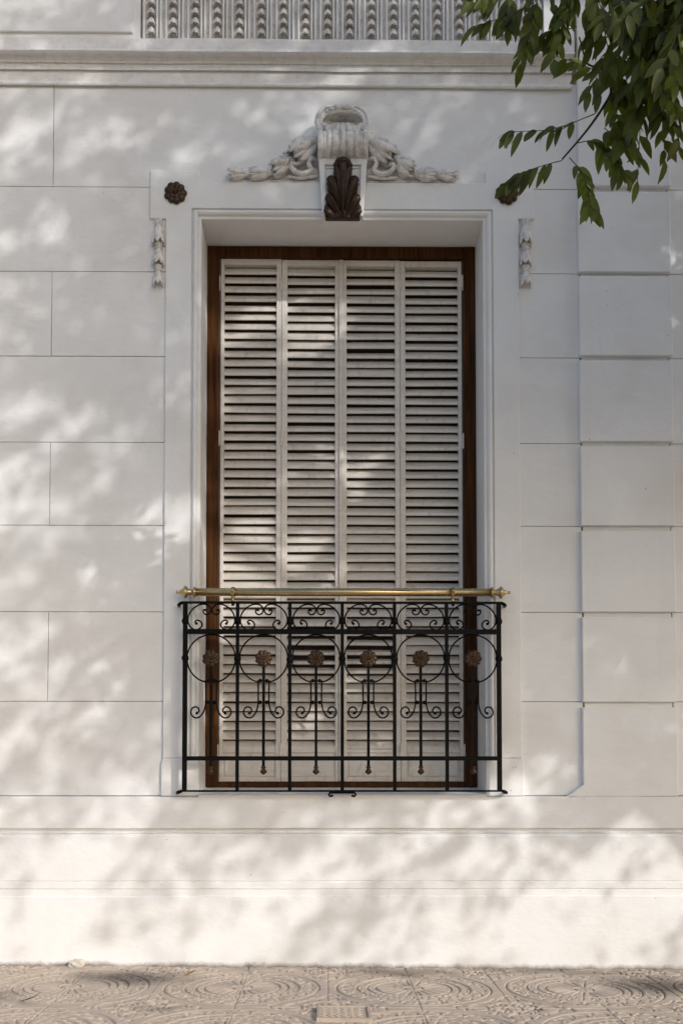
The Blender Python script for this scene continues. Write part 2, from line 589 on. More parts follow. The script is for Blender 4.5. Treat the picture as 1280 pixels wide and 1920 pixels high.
ROWS = [0.790, 1.231, 1.653, 2.063, 2.459, 2.872, 3.281, 3.693, 4.21]
def block(x0, x1, z0, z1, name='stone_block', yf=0.0, c=0.002, g=0.0013):
    bb = MB(); bb.cbox(x0 + g, x1 - g, z0 + g, z1 - g, yf + random.uniform(-.0008, .0008), .03, c)
    return bb.build(name, 'plaster', house)
for k in range(8):
    z0, z1 = ROWS[k], ROWS[k+1]
    top = k == 7
    joint = k in (1, 3, 5, 7)
    if joint:
        block(-3.6, -2.48, z0, z1); block(-2.48, -1.38, z0, z1)
        block(-1.38, -.80 if not top else 1.13, z0, z1)
    else:
        block(-3.0, -1.93, z0, z1); block(-1.93, -.80, z0, z1)
    if not top:
        block(.80, 1.13, z0, z1)
    block(1.555, 2.6 if joint else 2.1, z0, z1); block(2.6 if joint else 2.1, 3.6, z0, z1)

# quoins: strong blocks with open joints
QT = [1.203, 1.627, 2.036, 2.440, 2.851, 3.258, 3.667]
QB = [1.228, 1.652, 2.061, 2.463, 2.875, 3.279, 3.696]
qb = MB(); qb.box(1.138, 1.550, -.002, .03, .80, 5.6); qb.build('quoin_core', 'plaster', house)
qb = MB(); qb.cpoly([(1.045,.787),(1.563,.787),(1.563,1.203),(1.122,1.203),(1.122,.842)], -.030, .03, .003)
qb.build('quoin_block', 'plaster', house)
for k in range(7):
    zt = QT[k+1] if k < 6 else 5.6
    w = random.uniform(-.002, .002)
    qb = MB(); qb.cbox(1.122 + w, 1.563 + w, QB[k], zt, -.030, .03, .0035)
    qb.build('quoin_block', 'plaster', house)

# plinth with band, scotia and two shallow mouldings
prof = [(.02,.789),(-.026,.787),(-.030,.783),(-.030,.641),(-.022,.6385),(-.006,.633),(-.001,.625),(-.010,.618),(-.028,.6155),
        (-.033,.613),(-.033,.603),(-.037,.600),(-.037,.399),(-.0325,.395),(-.0395,.390),(-.0395,.363),(-.036,.359),
        (-.036,.329),(-.041,.324),(-.041,-.3)]
b = MB(); b.sweep_x(prof, -6, 6, 240, .0022, 3, caps=False); b.build('plinth', 'plaster', house)

# upper string course
cp = [(.02,4.187),(-.012,4.187),(-.017,4.192),(-.020,4.199),(-.018,4.206),(-.012,4.211),(-.012,4.266),(-.024,4.267),(-.024,4.298),
      (-.030,4.300),(-.034,4.305),(-.033,4.312),(-.036,4.318),(-.044,4.334),(-.058,4.349),(-.078,4.358),(-.083,4.361),
      (-.083,4.367),(-.074,4.371),(-.074,4.424),(.02,4.424)]
b = MB(); b.sweep_x([(y, zc(z, y)) for y, z in cp], -6, 1.10, 200, .0026, 9, caps=True)
b.build('string_course', 'moulded', house)

# attic: plain panel at left, fluted frieze above the window
zf = zc(4.424, -.074)
b = MB(); b.box(-6, -.957, -.069, .03, zf + .001, 5.6); b.build('attic_wall', 'plaster', house)
b = MB(); b.cbox(-5, -.992, zc(4.455, -.082), 5.5, -.082, .0, .003); b.build('attic_panel', 'plaster', house)
frieze_b = MB(); frieze_b.box(-.953, .953, -.050, .03, zf + .001, 5.6)
frieze = frieze_b.build('frieze', 'carved', house)
b = MB(); b.box(.957, 1.10, -.069, .03, zf + .001, 5.6); b.build('attic_wall', 'plaster', house)

def husk(L, Rr, n=6, nu=36, nv=9, jag=.28, seed=0):
    """bell-shaped husk: base at origin, petals opening along +z"""
    rr = random.Random(seed)
    ph = rr.random() * 6.28
    vs = []
    for i in range(nu):
        a = 2 * math.pi * i / nu
        pet = abs(math.cos(n * a / 2 + ph))
        ln = L * (1 - jag + jag * pet ** .7)
        for j in range(nv):
            t = j / (nv - 1)
            pr = (.30 + 1.55 * t - .98 * t * t) if t < .8 else (.30 + 1.55*t - .98*t*t)
            r = Rr * pr * (1 + .13 * pet * t)
            r *= 1 + (.16 * pet * max(0, t - .72) / .28)
            vs.append((r * math.cos(a), r * math.sin(a), ln * t))
        # lip turning back inside
        vs.append((Rr*.80*math.cos(a), Rr*.80*math.sin(a), ln * .95))
        vs.append((Rr*.45*math.cos(a), Rr*.45*math.sin(a), L * .55))
        vs.append((0, 0, L * .5))
    return vs, nu, nv + 3

def add_husk(mb, base, tip, Rr, **k):
    base, tip = Vector(base), Vector(tip)
    d = tip - base
    q = d.to_track_quat('Z', 'Y').to_matrix()
    vs, nu, nv = husk(d.length, Rr, **k)
    mb.grid([base + q @ Vector(v) for v in vs], nu, nv, True, True)

PER = 0.1045
rib_b = MB()
rp = []
for k in range(7):
    a = math.pi * k / 6
    rp.append((.0068 * -math.cos(a), -.050 - .004 - .020 * math.sin(a)))
rib_b.add([(x, y, z) for z in (zf + .002, 5.6) for x, y in [(-.0068, -.045)] + rp + [(.0068, -.045)]],
          [(i, i+1, i+10, i+9) for i in range(8)] + [tuple(range(9))], False)
rib_me = rib_b.mesh('rib')
chain_b = MB()
zt = zf + .115 + .52
k = 0
while zt > zf + .055:
    add_husk(chain_b, (0, -.053, zt + .004), (0, -.064, zt - .046), .0185, n=5, nu=20, nv=7, seed=k)
    zt -= .0475; k += 1
for dz, r in ((.030, .0085), (.016, .006), (.006, .004)):
    chain_b.ball((0, -.054, zf + .018 + dz), r, 8, 6, (1, .9, 1.2))
chain_me = chain_b.mesh('bellflower_chain')
for i in range(18):
    x = -.953 + .010 + i * PER
    if x + .09 > .953:
        break
    link('rib', rib_me, 'plaster', frieze, (x + .002, 0, 0))
    link('bellflower_chain', chain_me, 'carved', frieze, (x + .0355, 0, random.uniform(-.003, .003)))
    for q in (.064, .0815):
        link('rib', rib_me, 'plaster', frieze, (x + q, 0, 0))

# ------------------------------------------------------------------ window surround
outer = [(-.838,.966),(-.840,3.534),(-.915,3.534),(-.915,3.766),(-.681,3.766),(-.681,3.714),
         (.681,3.714),(.681,3.770),(.915,3.770),(.915,3.540),(.840,3.540),(.838,.966)]
inner = [(.716,.966),(.716,3.584),(-.716,3.584),(-.716,.966)]
poly = (outer + inner)[::-1]
b = MB(); b.cpoly(poly, -.014, .006, .0025)
surround = b.build('window_surround', 'plaster', house)
mp = [(0,-.0138),(.0005,-.004),(.006,-.004),(.0085,-.015),(.013,-.020),(.020,-.0205),(.027,-.015),(.030,-.006),(.0315,.001),(.0445,.001),(.0445,.32)]
def mould(mb, zb):
    vs = []
    for d, y in mp:
        vs += [(-.716+d, y, zb), (-.716+d, y, 3.584-d), (.716-d, y, 3.584-d), (.716-d, y, zb)]
    fs = []
    for k in range(len(mp) - 1):
        for i in range(3):
            fs.append((k*4+i, k*4+i+1, k*4+4+i+1, k*4+4+i))
    mb.add(vs, fs)
b = MB(); mould(b, .966); b.build('moulding', 'plaster', surround)
for s in (-1, 1):
    b = MB()
    pts = [(-.846,.789),(-.6695,.789),(-.6695,.965),(-.838,.965),(-.846,.935)]
    if s > 0:
        pts = [(-x, z) for x, z in pts][::-1]
    b.cpoly(pts, -.017, .26, .003)
    b.build('jamb_base', 'plaster', surround)
b = MB(); b.sweep_x([(.30,.70),(.30,.826),(.02,.801),(-.030,.797),(-.0345,.793),(-.0345,.781),(.02,.772)], -.6705, .6705, 40, .0012, 5)
b.build('sill', 'plaster', house)

def rosette(name, r, mat, parent, loc, petals=9, seed=0):
    rr = random.Random(seed)
    b = MB()
    b.lathe([(0, -.25*r), (.55*r, -.24*r), (.86*r, -.12*r), (.84*r, 0)], 'y', (0, 0, 0), 20)
    for ring, (rad, size, y) in enumerate(((.66, .37, -.12), (.38, .27, -.24))):
        n = petals if ring == 0 else petals - 2
        for i in range(n):
            a = 2*math.pi*(i + .5*ring)/n + rr.uniform(-.06, .06)
            rot = Matrix.Rotation(-a, 3, 'Y')
            c = rot @ Vector((rad*r, y*r, 0))
            b.ball(c, size*r*rr.uniform(.92, 1.08), 10, 6, (1.12, .62, .98), rot)
            b.ball(rot @ Vector(((rad+.20-.05*ring)*r, (y-.10)*r, 0)), size*r*.30, 8, 5, (1, .7, 1.2), rot)
    b.ball((0, -.36*r, 0), .20*r, 12, 8)
    return b.build(name, mat, parent, loc)
rosette('rosette', .052, 'gilt', surround, (-.795, -.014, 3.655), 9, 1)
rosette('rosette', .052, 'gilt', surround, (.785, -.014, 3.660), 9, 2)

drop_b = MB()
zt = 0.0
for k, (L, rr_) in enumerate(((.135, .030), (.115, .027), (.105, .026))):
    z0 = -[0, .115, .222][k]
    drop_b.lathe([(.010, z0), (.019, z0-.004), (.020, z0-.012), (.014, z0-.017), (.019, z0-.022), (.018, z0-.030), (.012, z0-.034)], 'z', (0, 0, 0), 14)
    add_husk(drop_b, (0, 0, z0-.026), (0, -.006, z0-.026-L*.78), rr_, n=6, jag=.34, seed=k+4)
drop_me = drop_b.mesh('bellflower_drop')
for x in (-.874, .872):
    link('bellflower_drop', drop_me, 'carved', surround, (x, -.012, 3.532 if x < 0 else 3.538))

# ------------------------------------------------------------------ garlands
def bud(mb, base, tip, Rr, n=6, layers=2, seed=0, flare=.0):
    """carved bud: pointed petals laid round an axis, with sharp valleys between them"""
    rr = random.Random(seed)
    base, tip = Vector(base), Vector(tip)
    d = tip - base
    L = d.length
    q = d.to_track_quat('Z', 'Y').to_matrix()
    for lay in range(layers):
        for k in range(n):
            a0 = 2*math.pi*(k + .5*lay)/n + rr.uniform(-.08, .08)
            ln = L * (1.0 if lay == 0 else 1.13) * rr.uniform(.9, 1.05)
            rs = Rr * (1.0 if lay == 0 else .80)
            w0 = math.pi/n * 1.18
            vs = []
            nt_, ns = 9, 7
            for i in range(nt_):
                t = i/(nt_-1)
                rho = rs*(.34 + .78*math.sin(math.pi*min(1, t*.80))**.9 + flare*max(0, t-.75)*3)
                w = w0*(1 - max(0, (t-.45)/.55)**1.7)
                for m in range(ns):
                    u = -1 + 2*m/(ns-1)
                    r = rho*(1.02 - .26*u*u + .05*(1-abs(u)))
                    a = a0 + u*w
                    vs.append(base + q @ Vector((r*math.cos(a), r*math.sin(a), ln*t)))
            mb.grid(vs, nt_, ns, True)
    core = [(Rr*.3, 0), (Rr*.75, L*.4), (Rr*.6, L*.8), (0, L*.92)]
    vs = []
    for i in range(12):
        a = 2*math.pi*i/12
        for r, h in core:
            vs.append(base + q @ Vector((r*math.cos(a), r*math.sin(a), h)))
    mb.grid(vs, 12, 4, True, True)

for s in (-1, 1):
    base = MB()
    base.sweep_x([(.01,3.7145),(-.010,3.716),(-.011,3.721),(-.005,3.727),(.01,3.734)], min(s*.115, s*.54), max(s*.115, s*.54), 30, .004, 2)
    gl = base.build('garland', 'carved', house)
    hs = [((.452,3.748),(.540,3.744),.025), ((.345,3.752),(.438,3.744),.028), ((.248,3.806),(.335,3.764),.040), ((.128,3.905),(.240,3.818),.053)]
    for q, ((bx, bz), (tx, tz), rr_) in enumerate(hs):
        h = MB()
        bud(h, (s*bx, -.020, bz), (s*tx, -.030 - .010*(q == 3), tz), rr_, 6, 2, q + 20 + 7*s, .10)
        d = Vector((s*(tx-bx), 0, tz-bz)).normalized()
        h.ball(Vector((s*bx, -.022, bz)) + d*.002, rr_*.50, 12, 8, (1, 1, 1))
        h.ball(Vector((s*bx, -.022, bz)) - d*.008, rr_*.36, 10, 8, (1, 1, 1))
        h.build('husk', 'carved', gl)
    r_ = MB()                         # ribbon and curled leaf under the last husk
    path = catmull([(s*.118,-.030,3.812),(s*.148,-.050,3.806),(s*.160,-.046,3.782),(s*.150,-.036,3.760),(s*.185,-.034,3.742),(s*.222,-.036,3.750),(s*.243,-.042,3.772),(s*.230,-.046,3.784),(s*.218,-.046,3.776)], 7)
    n = len(path)
    r_.tube(path, [.004 + .0085*math.sin(math.pi*i/(n-1))**.6 for i in range(n)], 8, 1.9)
    for k in range(5):                # flutes of the curled leaf
        t = k/4
        r_.tube(catmull([(s*(.160+.02*t),-.030,3.772-.012*t),(s*(.128+.035*t),-.034,3.762-.020*t),(s*(.121+.055*t),-.020,3.738-.006*t)], 5), [.004]*4 + [.0055]*4 + [.003]*3, 6)
    path = catmull([(s*.118,-.018,3.742),(s*.160,-.028,3.731),(s*.210,-.026,3.728),(s*.262,-.020,3.738)], 7)
    n = len(path)
    r_.tube(path, [.003 + .006*math.sin(math.pi*i/(n-1)) for i in range(n)], 8, 1.2)
    path = catmull([(s*.240,-.036,3.822),(s*.262,-.050,3.800),(s*.285,-.044,3.765),(s*.318,-.030,3.736)], 6)
    n = len(path)
    r_.tube(path, [.004 + .010*math.sin(math.pi*i/(n-1)) for i in range(n)], 6, .8)
    path = catmull([(s*.330,-.030,3.775),(s*.342,-.046,3.760),(s*.350,-.036,3.735)], 6)
    r_.tube(path, .006, 6)
    r_.build('ribbon', 'carved', gl)

# ------------------------------------------------------------------ keystone console
b = MB()
b.cpoly([(-.094,3.508),(.096,3.508),(.115,3.790),(-.113,3.790)], -.074, .02, .003)
key = b.build('keystone', 'plaster', house)
b = MB()                            # raised border round the sunk panel
for pts in ([(-.094,3.509),(-.072,3.509),(-.086,3.789),(-.1125,3.789)], [(.074,3.509),(.0955,3.509),(.1145,3.789),(.088,3.789)],
            [(-.0855,3.757),(.0875,3.757),(.088,3.789),(-.0860,3.789)]):
    b.cpoly(pts, -.088, -.07, .0025)
for pts in ([(-.072,3.60),(-.066,3.60),(-.076,3.752),(-.082,3.752)], [(.068,3.60),(.074,3.60),(.084,3.752),(.078,3.752)], [(-.080,3.744),(.082,3.744),(.082,3.751),(-.080,3.751)]):
    b.cpoly(pts, -.080, -.07, .0015)
b.build('border', 'plaster', key)
b = MB(); b.sweep_x([(.02,3.790),(-.090,3.790),(-.098,3.796),(-.098,3.800),(-.104,3.803),(-.104,3.826),(.02,3.830)], -.117, .119, 8, .0005)
b.build('abacus', 'plaster', key)

b = MB()                            # rolled scroll with vertical gadroons
nx, na = 70, 26
zc0, yc0 = 3.850, -.088
vs = []
for i in range(nx):
    x = -.117 + .234 * i / (nx - 1)
    ax = abs(x)
    if ax > .094: rx = .062 + .003 * (1 if ax < .112 else .4)
    elif ax > .088: rx = .055
    elif ax > .080: rx = .060
    elif ax > .076: rx = .054
    else:
        lob = .0
        for c, w in ((0, .013), (.034, .018), (-.034, .018), (.064, .010), (-.064, .010)):
            lob = max(lob, 1 - ((x - c) / w) ** 2)
        rx = .053 + .013 * max(0, lob) ** .5
    for j in range(na):
        a = R(100) + R(215) * j / (na - 1)       # from top round the front to below
        bot = max(0, (j / (na - 1) - .45))
        vs.append((x, yc0 + math.cos(a) * rx * 1.0, zc0 + math.sin(a) * rx * 1.0))
b.grid(vs, nx, na, True)
for e in (0, nx - 1):
    b.add([vs[e*na + j] for j in range(na)], [tuple(range(na))])
b.box(-.108, .108, -.09, .02, 3.80, 3.90)
b.build('scroll', 'carved', key)

b = MB()                            # open shell above the scroll
zs, ys = 3.965, -.060
nu, nv = 40, 9
vs = []
for i in range(nu):
    a = 2*math.pi*i/nu
    for j in range(nv):
        t = j/(nv-1)
        k = math.sin(t*math.pi/2)
        vs.append((math.cos(a)*.098*k, ys + .062*math.cos(t*math.pi/2)*.9 - .030*t*t, zs + math.sin(a)*.052*k))
b.grid(vs, nu, nv, True, True)
rim = []
for i in range(41):
    a = 2*math.pi*i/40
    rim.append((math.cos(a)*.102, ys - .030 - .012*math.sin(a)*0 + .010*max(0, math.sin(a)), zs + math.sin(a)*.054))
b.tube(rim, [.0065 + .0015*math.sin(i*1.9) + .005*max(0, math.sin(2*math.pi*i/40)) for i in range(41)], 10)
for i, (dx, dz, rr_) in enumerate(((-.050,.062,.014),(-.022,.071,.018),(.008,.074,.020),(.036,.068,.014),(.060,.058,.010),(-.072,.052,.011))):
    b.ball((dx, ys - .030, zs + dz - .006), rr_, 12, 8, (1.25, .9, .75))
for s in (-1, 1):                   # ear volutes
    p = catmull([(s*.045,ys-.020,zs+.078),(s*.085,ys-.024,zs+.066),(s*.112,ys-.026,zs+.036),(s*.122,ys-.030,zs-.004),(s*.112,ys-.036,zs-.038),(s*.090,ys-.044,zs-.046),(s*.080,ys-.048,zs-.030)], 6)
    n = len(p)
    b.tube(p, [.006 + .005*math.sin(math.pi*min(1, i/(n-1)*1.1)) for i in range(n)], 8)
    b.ball((s*.084, ys-.048, zs-.034), .013, 12, 8)
b.box(-.075, .075, -.04, .02, 3.90, 3.99)
b.build('shell', 'carved', key)
b = MB()                            # lobed leaf lip folding over the scroll
for dx, dz, rr_, sx in ((0,0,.022,.8),(-.026,.008,.018,.9),(.026,.008,.018,.9),(-.048,.010,.015,1.0),(.048,.010,.015,1.0),(-.068,.012,.012,1.3),(.068,.012,.012,1.3)):
    rot = Matrix.Rotation(-dx * 9, 3, 'Y')
    b.ball((dx, -.122 - rr_*.28 + abs(dx)*.12, 3.903 + dz), rr_, 14, 10, (sx*.85, .55, 1.35), rot)
b.build('leaf_lip', 'carved', key)

b = MB()                            # bronze acanthus leaf
def lobe(pts, w, lift, flat_=.55):
    p = catmull([(x, y, z) for x, y, z in pts], 7)
    n = len(p)
    rad = []
    for i in range(n):
        t = i/(n-1)
        rad.append(max(.0025, w * (0.35 + .65*math.sin(math.pi*min(1, t*.62+.02))**1.0) * (1 if t < .9 else math.sqrt(max(.02, 1-((t-.9)/.1)**2*.9)))))
    b.tube(p, rad, 12, flat_)
y0 = -.086
half = [(.030,3.758),(.040,3.740),(.044,3.715),(.038,3.697),(.066,3.694),(.075,3.680),(.072,3.665),(.065,3.652),(.072,3.640),(.070,3.628),
        (.062,3.615),(.078,3.608),(.084,3.592),(.080,3.575),(.078,3.563),(.086,3.552),(.088,3.535),(.084,3.515),(.080,3.494)]
b.cpoly([(x, z) for x, z in half[::-1]] + [(-x, z) for x, z in half], -.100, -.07, .004)
for s in (-1, 1):
    lobe([(s*.022,y0,3.500),(s*.046,y0-.014,3.506),(s*.066,y0-.024,3.518),(s*.080,y0-.022,3.534)], .019, 0)
    lobe([(s*.014,y0-.004,3.505),(s*.036,y0-.018,3.540),(s*.058,y0-.030,3.572),(s*.076,y0-.028,3.590)], .019, 0)
    lobe([(s*.034,y0-.004,3.535),(s*.054,y0-.018,3.556),(s*.070,y0-.026,3.574),(s*.080,y0-.024,3.572)], .012, 0)
    lobe([(s*.010,y0-.004,3.515),(s*.026,y0-.022,3.585),(s*.046,y0-.036,3.645),(s*.066,y0-.036,3.680)], .020, 0)
    lobe([(s*.030,y0-.006,3.590),(s*.050,y0-.024,3.618),(s*.064,y0-.031,3.640),(s*.072,y0-.028,3.638)], .012, 0)
    lobe([(s*.004,y0-.006,3.510),(s*.012,y0-.030,3.610),(s*.022,y0-.044,3.690),(s*.036,y0-.046,3.722)], .015, 0)
    for t_ in ((.018,.050,3.560,3.668), (.024,.064,3.525,3.588)):
        b.tube([(s*t_[0]*.5,y0-.020,t_[2]-.03),(s*(t_[0]+t_[1])/2,y0-.044,(t_[2]+t_[3])/2),(s*t_[1],y0-.048,t_[3])], [.0035,.003,.002], 6)
lobe([(0,y0-.006,3.495),(0,y0-.034,3.600),(0,y0-.052,3.700),(0,y0-.060,3.738)], .018, 0, .6)
b.tube([(0,y0-.020,3.500),(0,y0-.048,3.60),(0,y0-.068,3.69)], [.006,.005,.004], 8)
b.ball((0, y0-.042, 3.742), .036, 16, 12, (1.08, .85, .62))
for s in (-1, 1):
    b.ball((s*.030, y0-.040, 3.730), .018, 12, 8, (.9, .8, .9))
b.build('acanthus_leaf', 'bronze', key)

# ------------------------------------------------------------------ window frame and shutters
frame_b = MB()
frame_b.cbox(-.6705, -.612, .826, 3.537, .250, .33, .003)
frame_b.cbox(.612, .6705, .826, 3.537, .250, .33, .003)
frame_b.cbox(-.6115, .6115, 3.482, 3.537, .251, .33, .003)
frame_b.cbox(-.6115, .6115, .824, .850, .256, .33, .003)
frame = frame_b.build('window_frame', 'wood', house)
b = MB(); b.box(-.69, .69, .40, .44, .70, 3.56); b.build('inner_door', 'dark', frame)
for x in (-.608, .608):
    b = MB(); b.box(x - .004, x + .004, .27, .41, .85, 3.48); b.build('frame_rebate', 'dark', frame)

PIT = 0.0473
def slat_mesh(w):
    b = MB()
    pr = [(0,.001),(.001,0),(.006,0),(.034,.035),(.035,.040),(.032,.0435),(.029,.043),(.001,.0145),(0,.013)]
    n = len(pr)
    # the ends are tapered a little where they enter the stiles
    st = [0, .012, w - .012, w]
    vs = []
    for x in st:
        for y, z in pr:
            k = .0 if x in (0, w) else 0
            vs.append((x, y, z))
    fs = []
    for i in range(3):
        for j in range(n):
            l = (j + 1) % n
            fs.append((i*n+j, i*n+l, i*n+n+l, i*n+n+j))
    fs += [tuple(range(n)), tuple(3*n+j for j in range(n))]
    b.add(vs, fs)
    return b.mesh('slat')

PAN = [(-.6100, -.3010, -.588, -.326, 3.484), (-.2995, -.0062, -.271, -.032, 3.480), (-.0045, .2930, .026, .269, 3.478), (.2945, .6085, .321, .587, 3.476)]
words = ['leftmost', 'second', 'third', 'rightmost']
for pi, (x0, x1, s0, s1, zt) in enumerate(PAN):
    b = MB()
    zb = .852
    yf, yb = .272 + .002*(pi % 2), .318
    b.cbox(x0, s0, zb, zt, yf, yb, .002)                 # stiles
    b.cbox(s1, x1, zb, zt, yf, yb, .002)
    b.cbox(s0, s1, zt - .030, zt, yf + .001, yb, .002)   # rails
    b.cbox(s0, s1, 1.766, 1.808, yf + .001, yb, .002)
    b.cbox(s0, s1, .995, 1.012, yf + .001, yb, .002)
    b.cbox(s0, s1, zb, .872, yf + .001, yb, .002)
    b.cbox(s0 + .010, s1 - .010, .878, .988, yf + .004, yb, .003)   # solid foot panel
    b.box(s0, s1, yf + .010, yb, .870, .997)
    sh = b.build('shutter', 'shutter', house)
    sme = slat_mesh(s1 - s0 + .004)
    zz = []
    for z1, z0, n in ((zt - .030, 1.808, 35), (1.766, 1.012, 16)):
        zz += [z1 - (z1 - z0)/n*(k + 1) + .0008 for k in range(n)]
    for z in zz:
        o = link('slat', sme, 'shutter', sh, (s0 - .002, yf + .007 + random.uniform(-.0012, .0012), z + random.uniform(-.0012, .0012)))
        a = random.gauss(0, .045) + (random.uniform(-.16, .12) if random.random() < .08 else 0)
        if pi in (1, 2) and 1.30 < z < 1.60:
            a += .30 * (1 - abs(z - 1.45) / .15) + .12       # a few louvres stand further open
        o.rotation_euler = (-a, random.gauss(0, .0035), random.gauss(0, .002))
    if pi == 2:
        a_b = MB(); a_b.cbox(-.0130, .0100, zb + .002, zt - .001, yf - .009, yf + .001, .004); a_b.build('astragal', 'shutter', sh)
hb = MB()
hb.lathe([(0,-.040),(.004,-.039),(.0065,-.034),(.0065,-.002),(.0055,0),(.0065,.002),(.0065,.034),(.004,.039),(0,.040)], 'z', (0,0,0), 10)
hb.box(-.014, .014, .001, .004, -.028, .028)
hme = hb.mesh('hinge')
shs = [o for o in house.children if o.name.startswith('shutter')]
for x, sh in ((-.3003, shs[0]), (.2938, shs[3]), (-.6115, shs[0]), (.6105, shs[3])):
    for z in (3.36, 2.56, 1.00):
        o = link('hinge', hme, 'shutter', sh, (x + random.uniform(-.002, .002), .270, z + random.uniform(-.01, .01)))
        o.rotation_euler.y = random.uniform(-.04, .04)

# ================================================================== RAILING
rail = empty('balcony_railing', (0, -.08, .80))
tag(rail, 'black wrought iron window railing with scrolls, gilt rosettes and brass handrail', 'railing')
RX, RZ = -.003, 0.0
SP = .2415
off = Vector((0, .08, -.80))
def rpart(mb, name, mat='iron', parent=rail):
    o = mb.build(name, mat, parent)
    if parent is rail:
        o.location = off
    return o
Y = -.080
for i in range(7):
    x = RX + (i - 3) * SP
    e = i in (0, 6)
    w = .0105 if e else .0078
    b = MB(); b.box(x - w, x + w, Y - .009, Y + .009, .812, 1.683)
    o = rpart(b, 'post')
    for z in (1.597, 1.424):
        cb = MB(); cb.ball((x, Y, z + random.uniform(-.003, .003)), .020, 10, 8, (.85, .75, 1.0))
        cb.build('collar', 'iron', o)
XL, XR = RX - 3*SP, RX + 3*SP
b = MB(); b.box(XL - .010, XR + .010, Y - .011, Y + .011, 1.5385, 1.5605); rpart(b, 'crossbar')
b = MB(); b.box(XL - .010, XR + .010, Y - .0095, Y + .0095, .9535, .9735); rpart(b, 'crossbar')
for z in (1.6845, .8135):
    b = MB()
    b.box(XL - .012, XR + .012, Y - .014, Y + .014, z - .0042, z + .0042)
    for s, xe in ((-1, XL - .012), (1, XR + .012)):     # flattened lugs turned back to the wall
        b.tube([(xe, Y, z), (xe + s*.012, Y + .004, z - .004), (xe + s*.022, Y + .020, z - .008), (xe + s*.026, Y + .070, z - .008)], [.007, .0085, .0085, .006], 8)
    rpart(b, 'flat_bar')

def px(p, c=397.0):
    """railing drawing in hundredths: (right of bay centre, up from 1.684)"""
    return (p[0] - c) / 407.0, 1.6845 - .0042 - (p[1] - 1131.5) / 407.0
CS = [(369,1169.5),(366.5,1167),(370,1163),(377,1166),(379.5,1173),(374,1179.5),(365.5,1181),(357,1175),(352.8,1163.5),(356,1150),(366,1138.5),(378,1133),(389,1134),(395.8,1141),(394,1149.5),(387,1152.5),(382,1148.5),(382.5,1143.5),(386,1144)]
LY = [(-11,1277-.5),(-10.2,1283),(-10,1300),(-10,1315),(-11,1326),(-15,1338),(-23,1346.5),(-32,1346),(-37.5,1338.5),(-35.5,1330),(-29,1326.5),(-23.5,1329.5),(-22.5,1335),(-26.5,1338.5)]
for bay in range(6):
    xc = RX + (bay - 2.5) * SP
    jx = random.uniform(-.0015, .0015)
    for s in (1, -1):
        b = MB()
        p = catmull([Vector((xc + jx + s*px(q)[0], Y, px(q)[1])) for q in CS], 6)
        b.tube(p, .0037, 6)
        b.ball(p[0], .0066, 8, 6); b.ball(p[-1], .0062, 8, 6)
        rpart(b, 'c_scroll')
    b = MB()
    zc_ = 1.424
    rr_ = .1115
    ring = []
    a0 = R(-90) + math.asin(.0272 / rr_)
    for k in range(61):
        a = a0 + (2*math.pi - 2*math.asin(.0272/rr_)) * k / 60
        ring.append(Vector((xc + jx + rr_*math.cos(a), Y, zc_ + rr_*math.sin(a))))
    b.tube(ring, .0037, 6)
    for s in (1, -1):
        p = [Vector((xc + jx + s*.0272, Y, zc_ - math.sqrt(rr_**2 - .0272**2)))]
        pp = catmull([Vector((xc + jx - s*q[0]/407.0*1.0, Y, 1.6845 - .0042 - (q[1] - 1131.5)/407.0)) for q in LY], 6)
        b.tube(pp, .0037, 6)
        b.ball(pp[-1], .0068, 8, 6)
    lyre = rpart(b, 'lyre_scroll')
    for z in (1.322, 1.222):
        for s in (-1, 1):
            rv = MB(); rv.ball((xc + jx + s*.0155, Y - .001, z), .0092, 10, 7); rv.build('rivet', 'iron', lyre)
        rv = MB(); rv.box(xc + jx - .026, xc + jx + .026, Y - .003, Y + .003, z - .003, z + .003); rv.build('tie_bar', 'iron', lyre)
    b = MB(); b.box(xc - .0065, xc + .0065, Y - .0065, Y + .0065, .925, 1.415)
    sp = rpart(b, 'spindle')
    tb = MB(); tb.lathe([(.0065,.020),(.011,.019),(.0115,.014),(.008,.010),(.010,.004),(.0165,-.006),(.0155,-.009),(.007,-.016),(0,-.0205)], 'z', (xc, Y, .9075), 12)
    tb.build('tulip_tip', 'gilt', sp)
    ro = rosette('rosette', .0385, 'gilt', sp, (xc, Y - .006, 1.424), 9, bay + 30)
b = MB()
for s in (1, -1):
    p = catmull([(RX, Y - .004, .806), (RX + s*.030, Y - .004, .805), (RX + s*.055, Y - .004, .805), (RX + s*.0615, Y - .004, .797), (RX + s*.055, Y - .004, .789), (RX + s*.047, Y - .004, .792)], 6)
    b.tube(p, .0042, 6); b.ball(p[-1], .006, 8, 6)
rpart(b, 'foot_scroll')

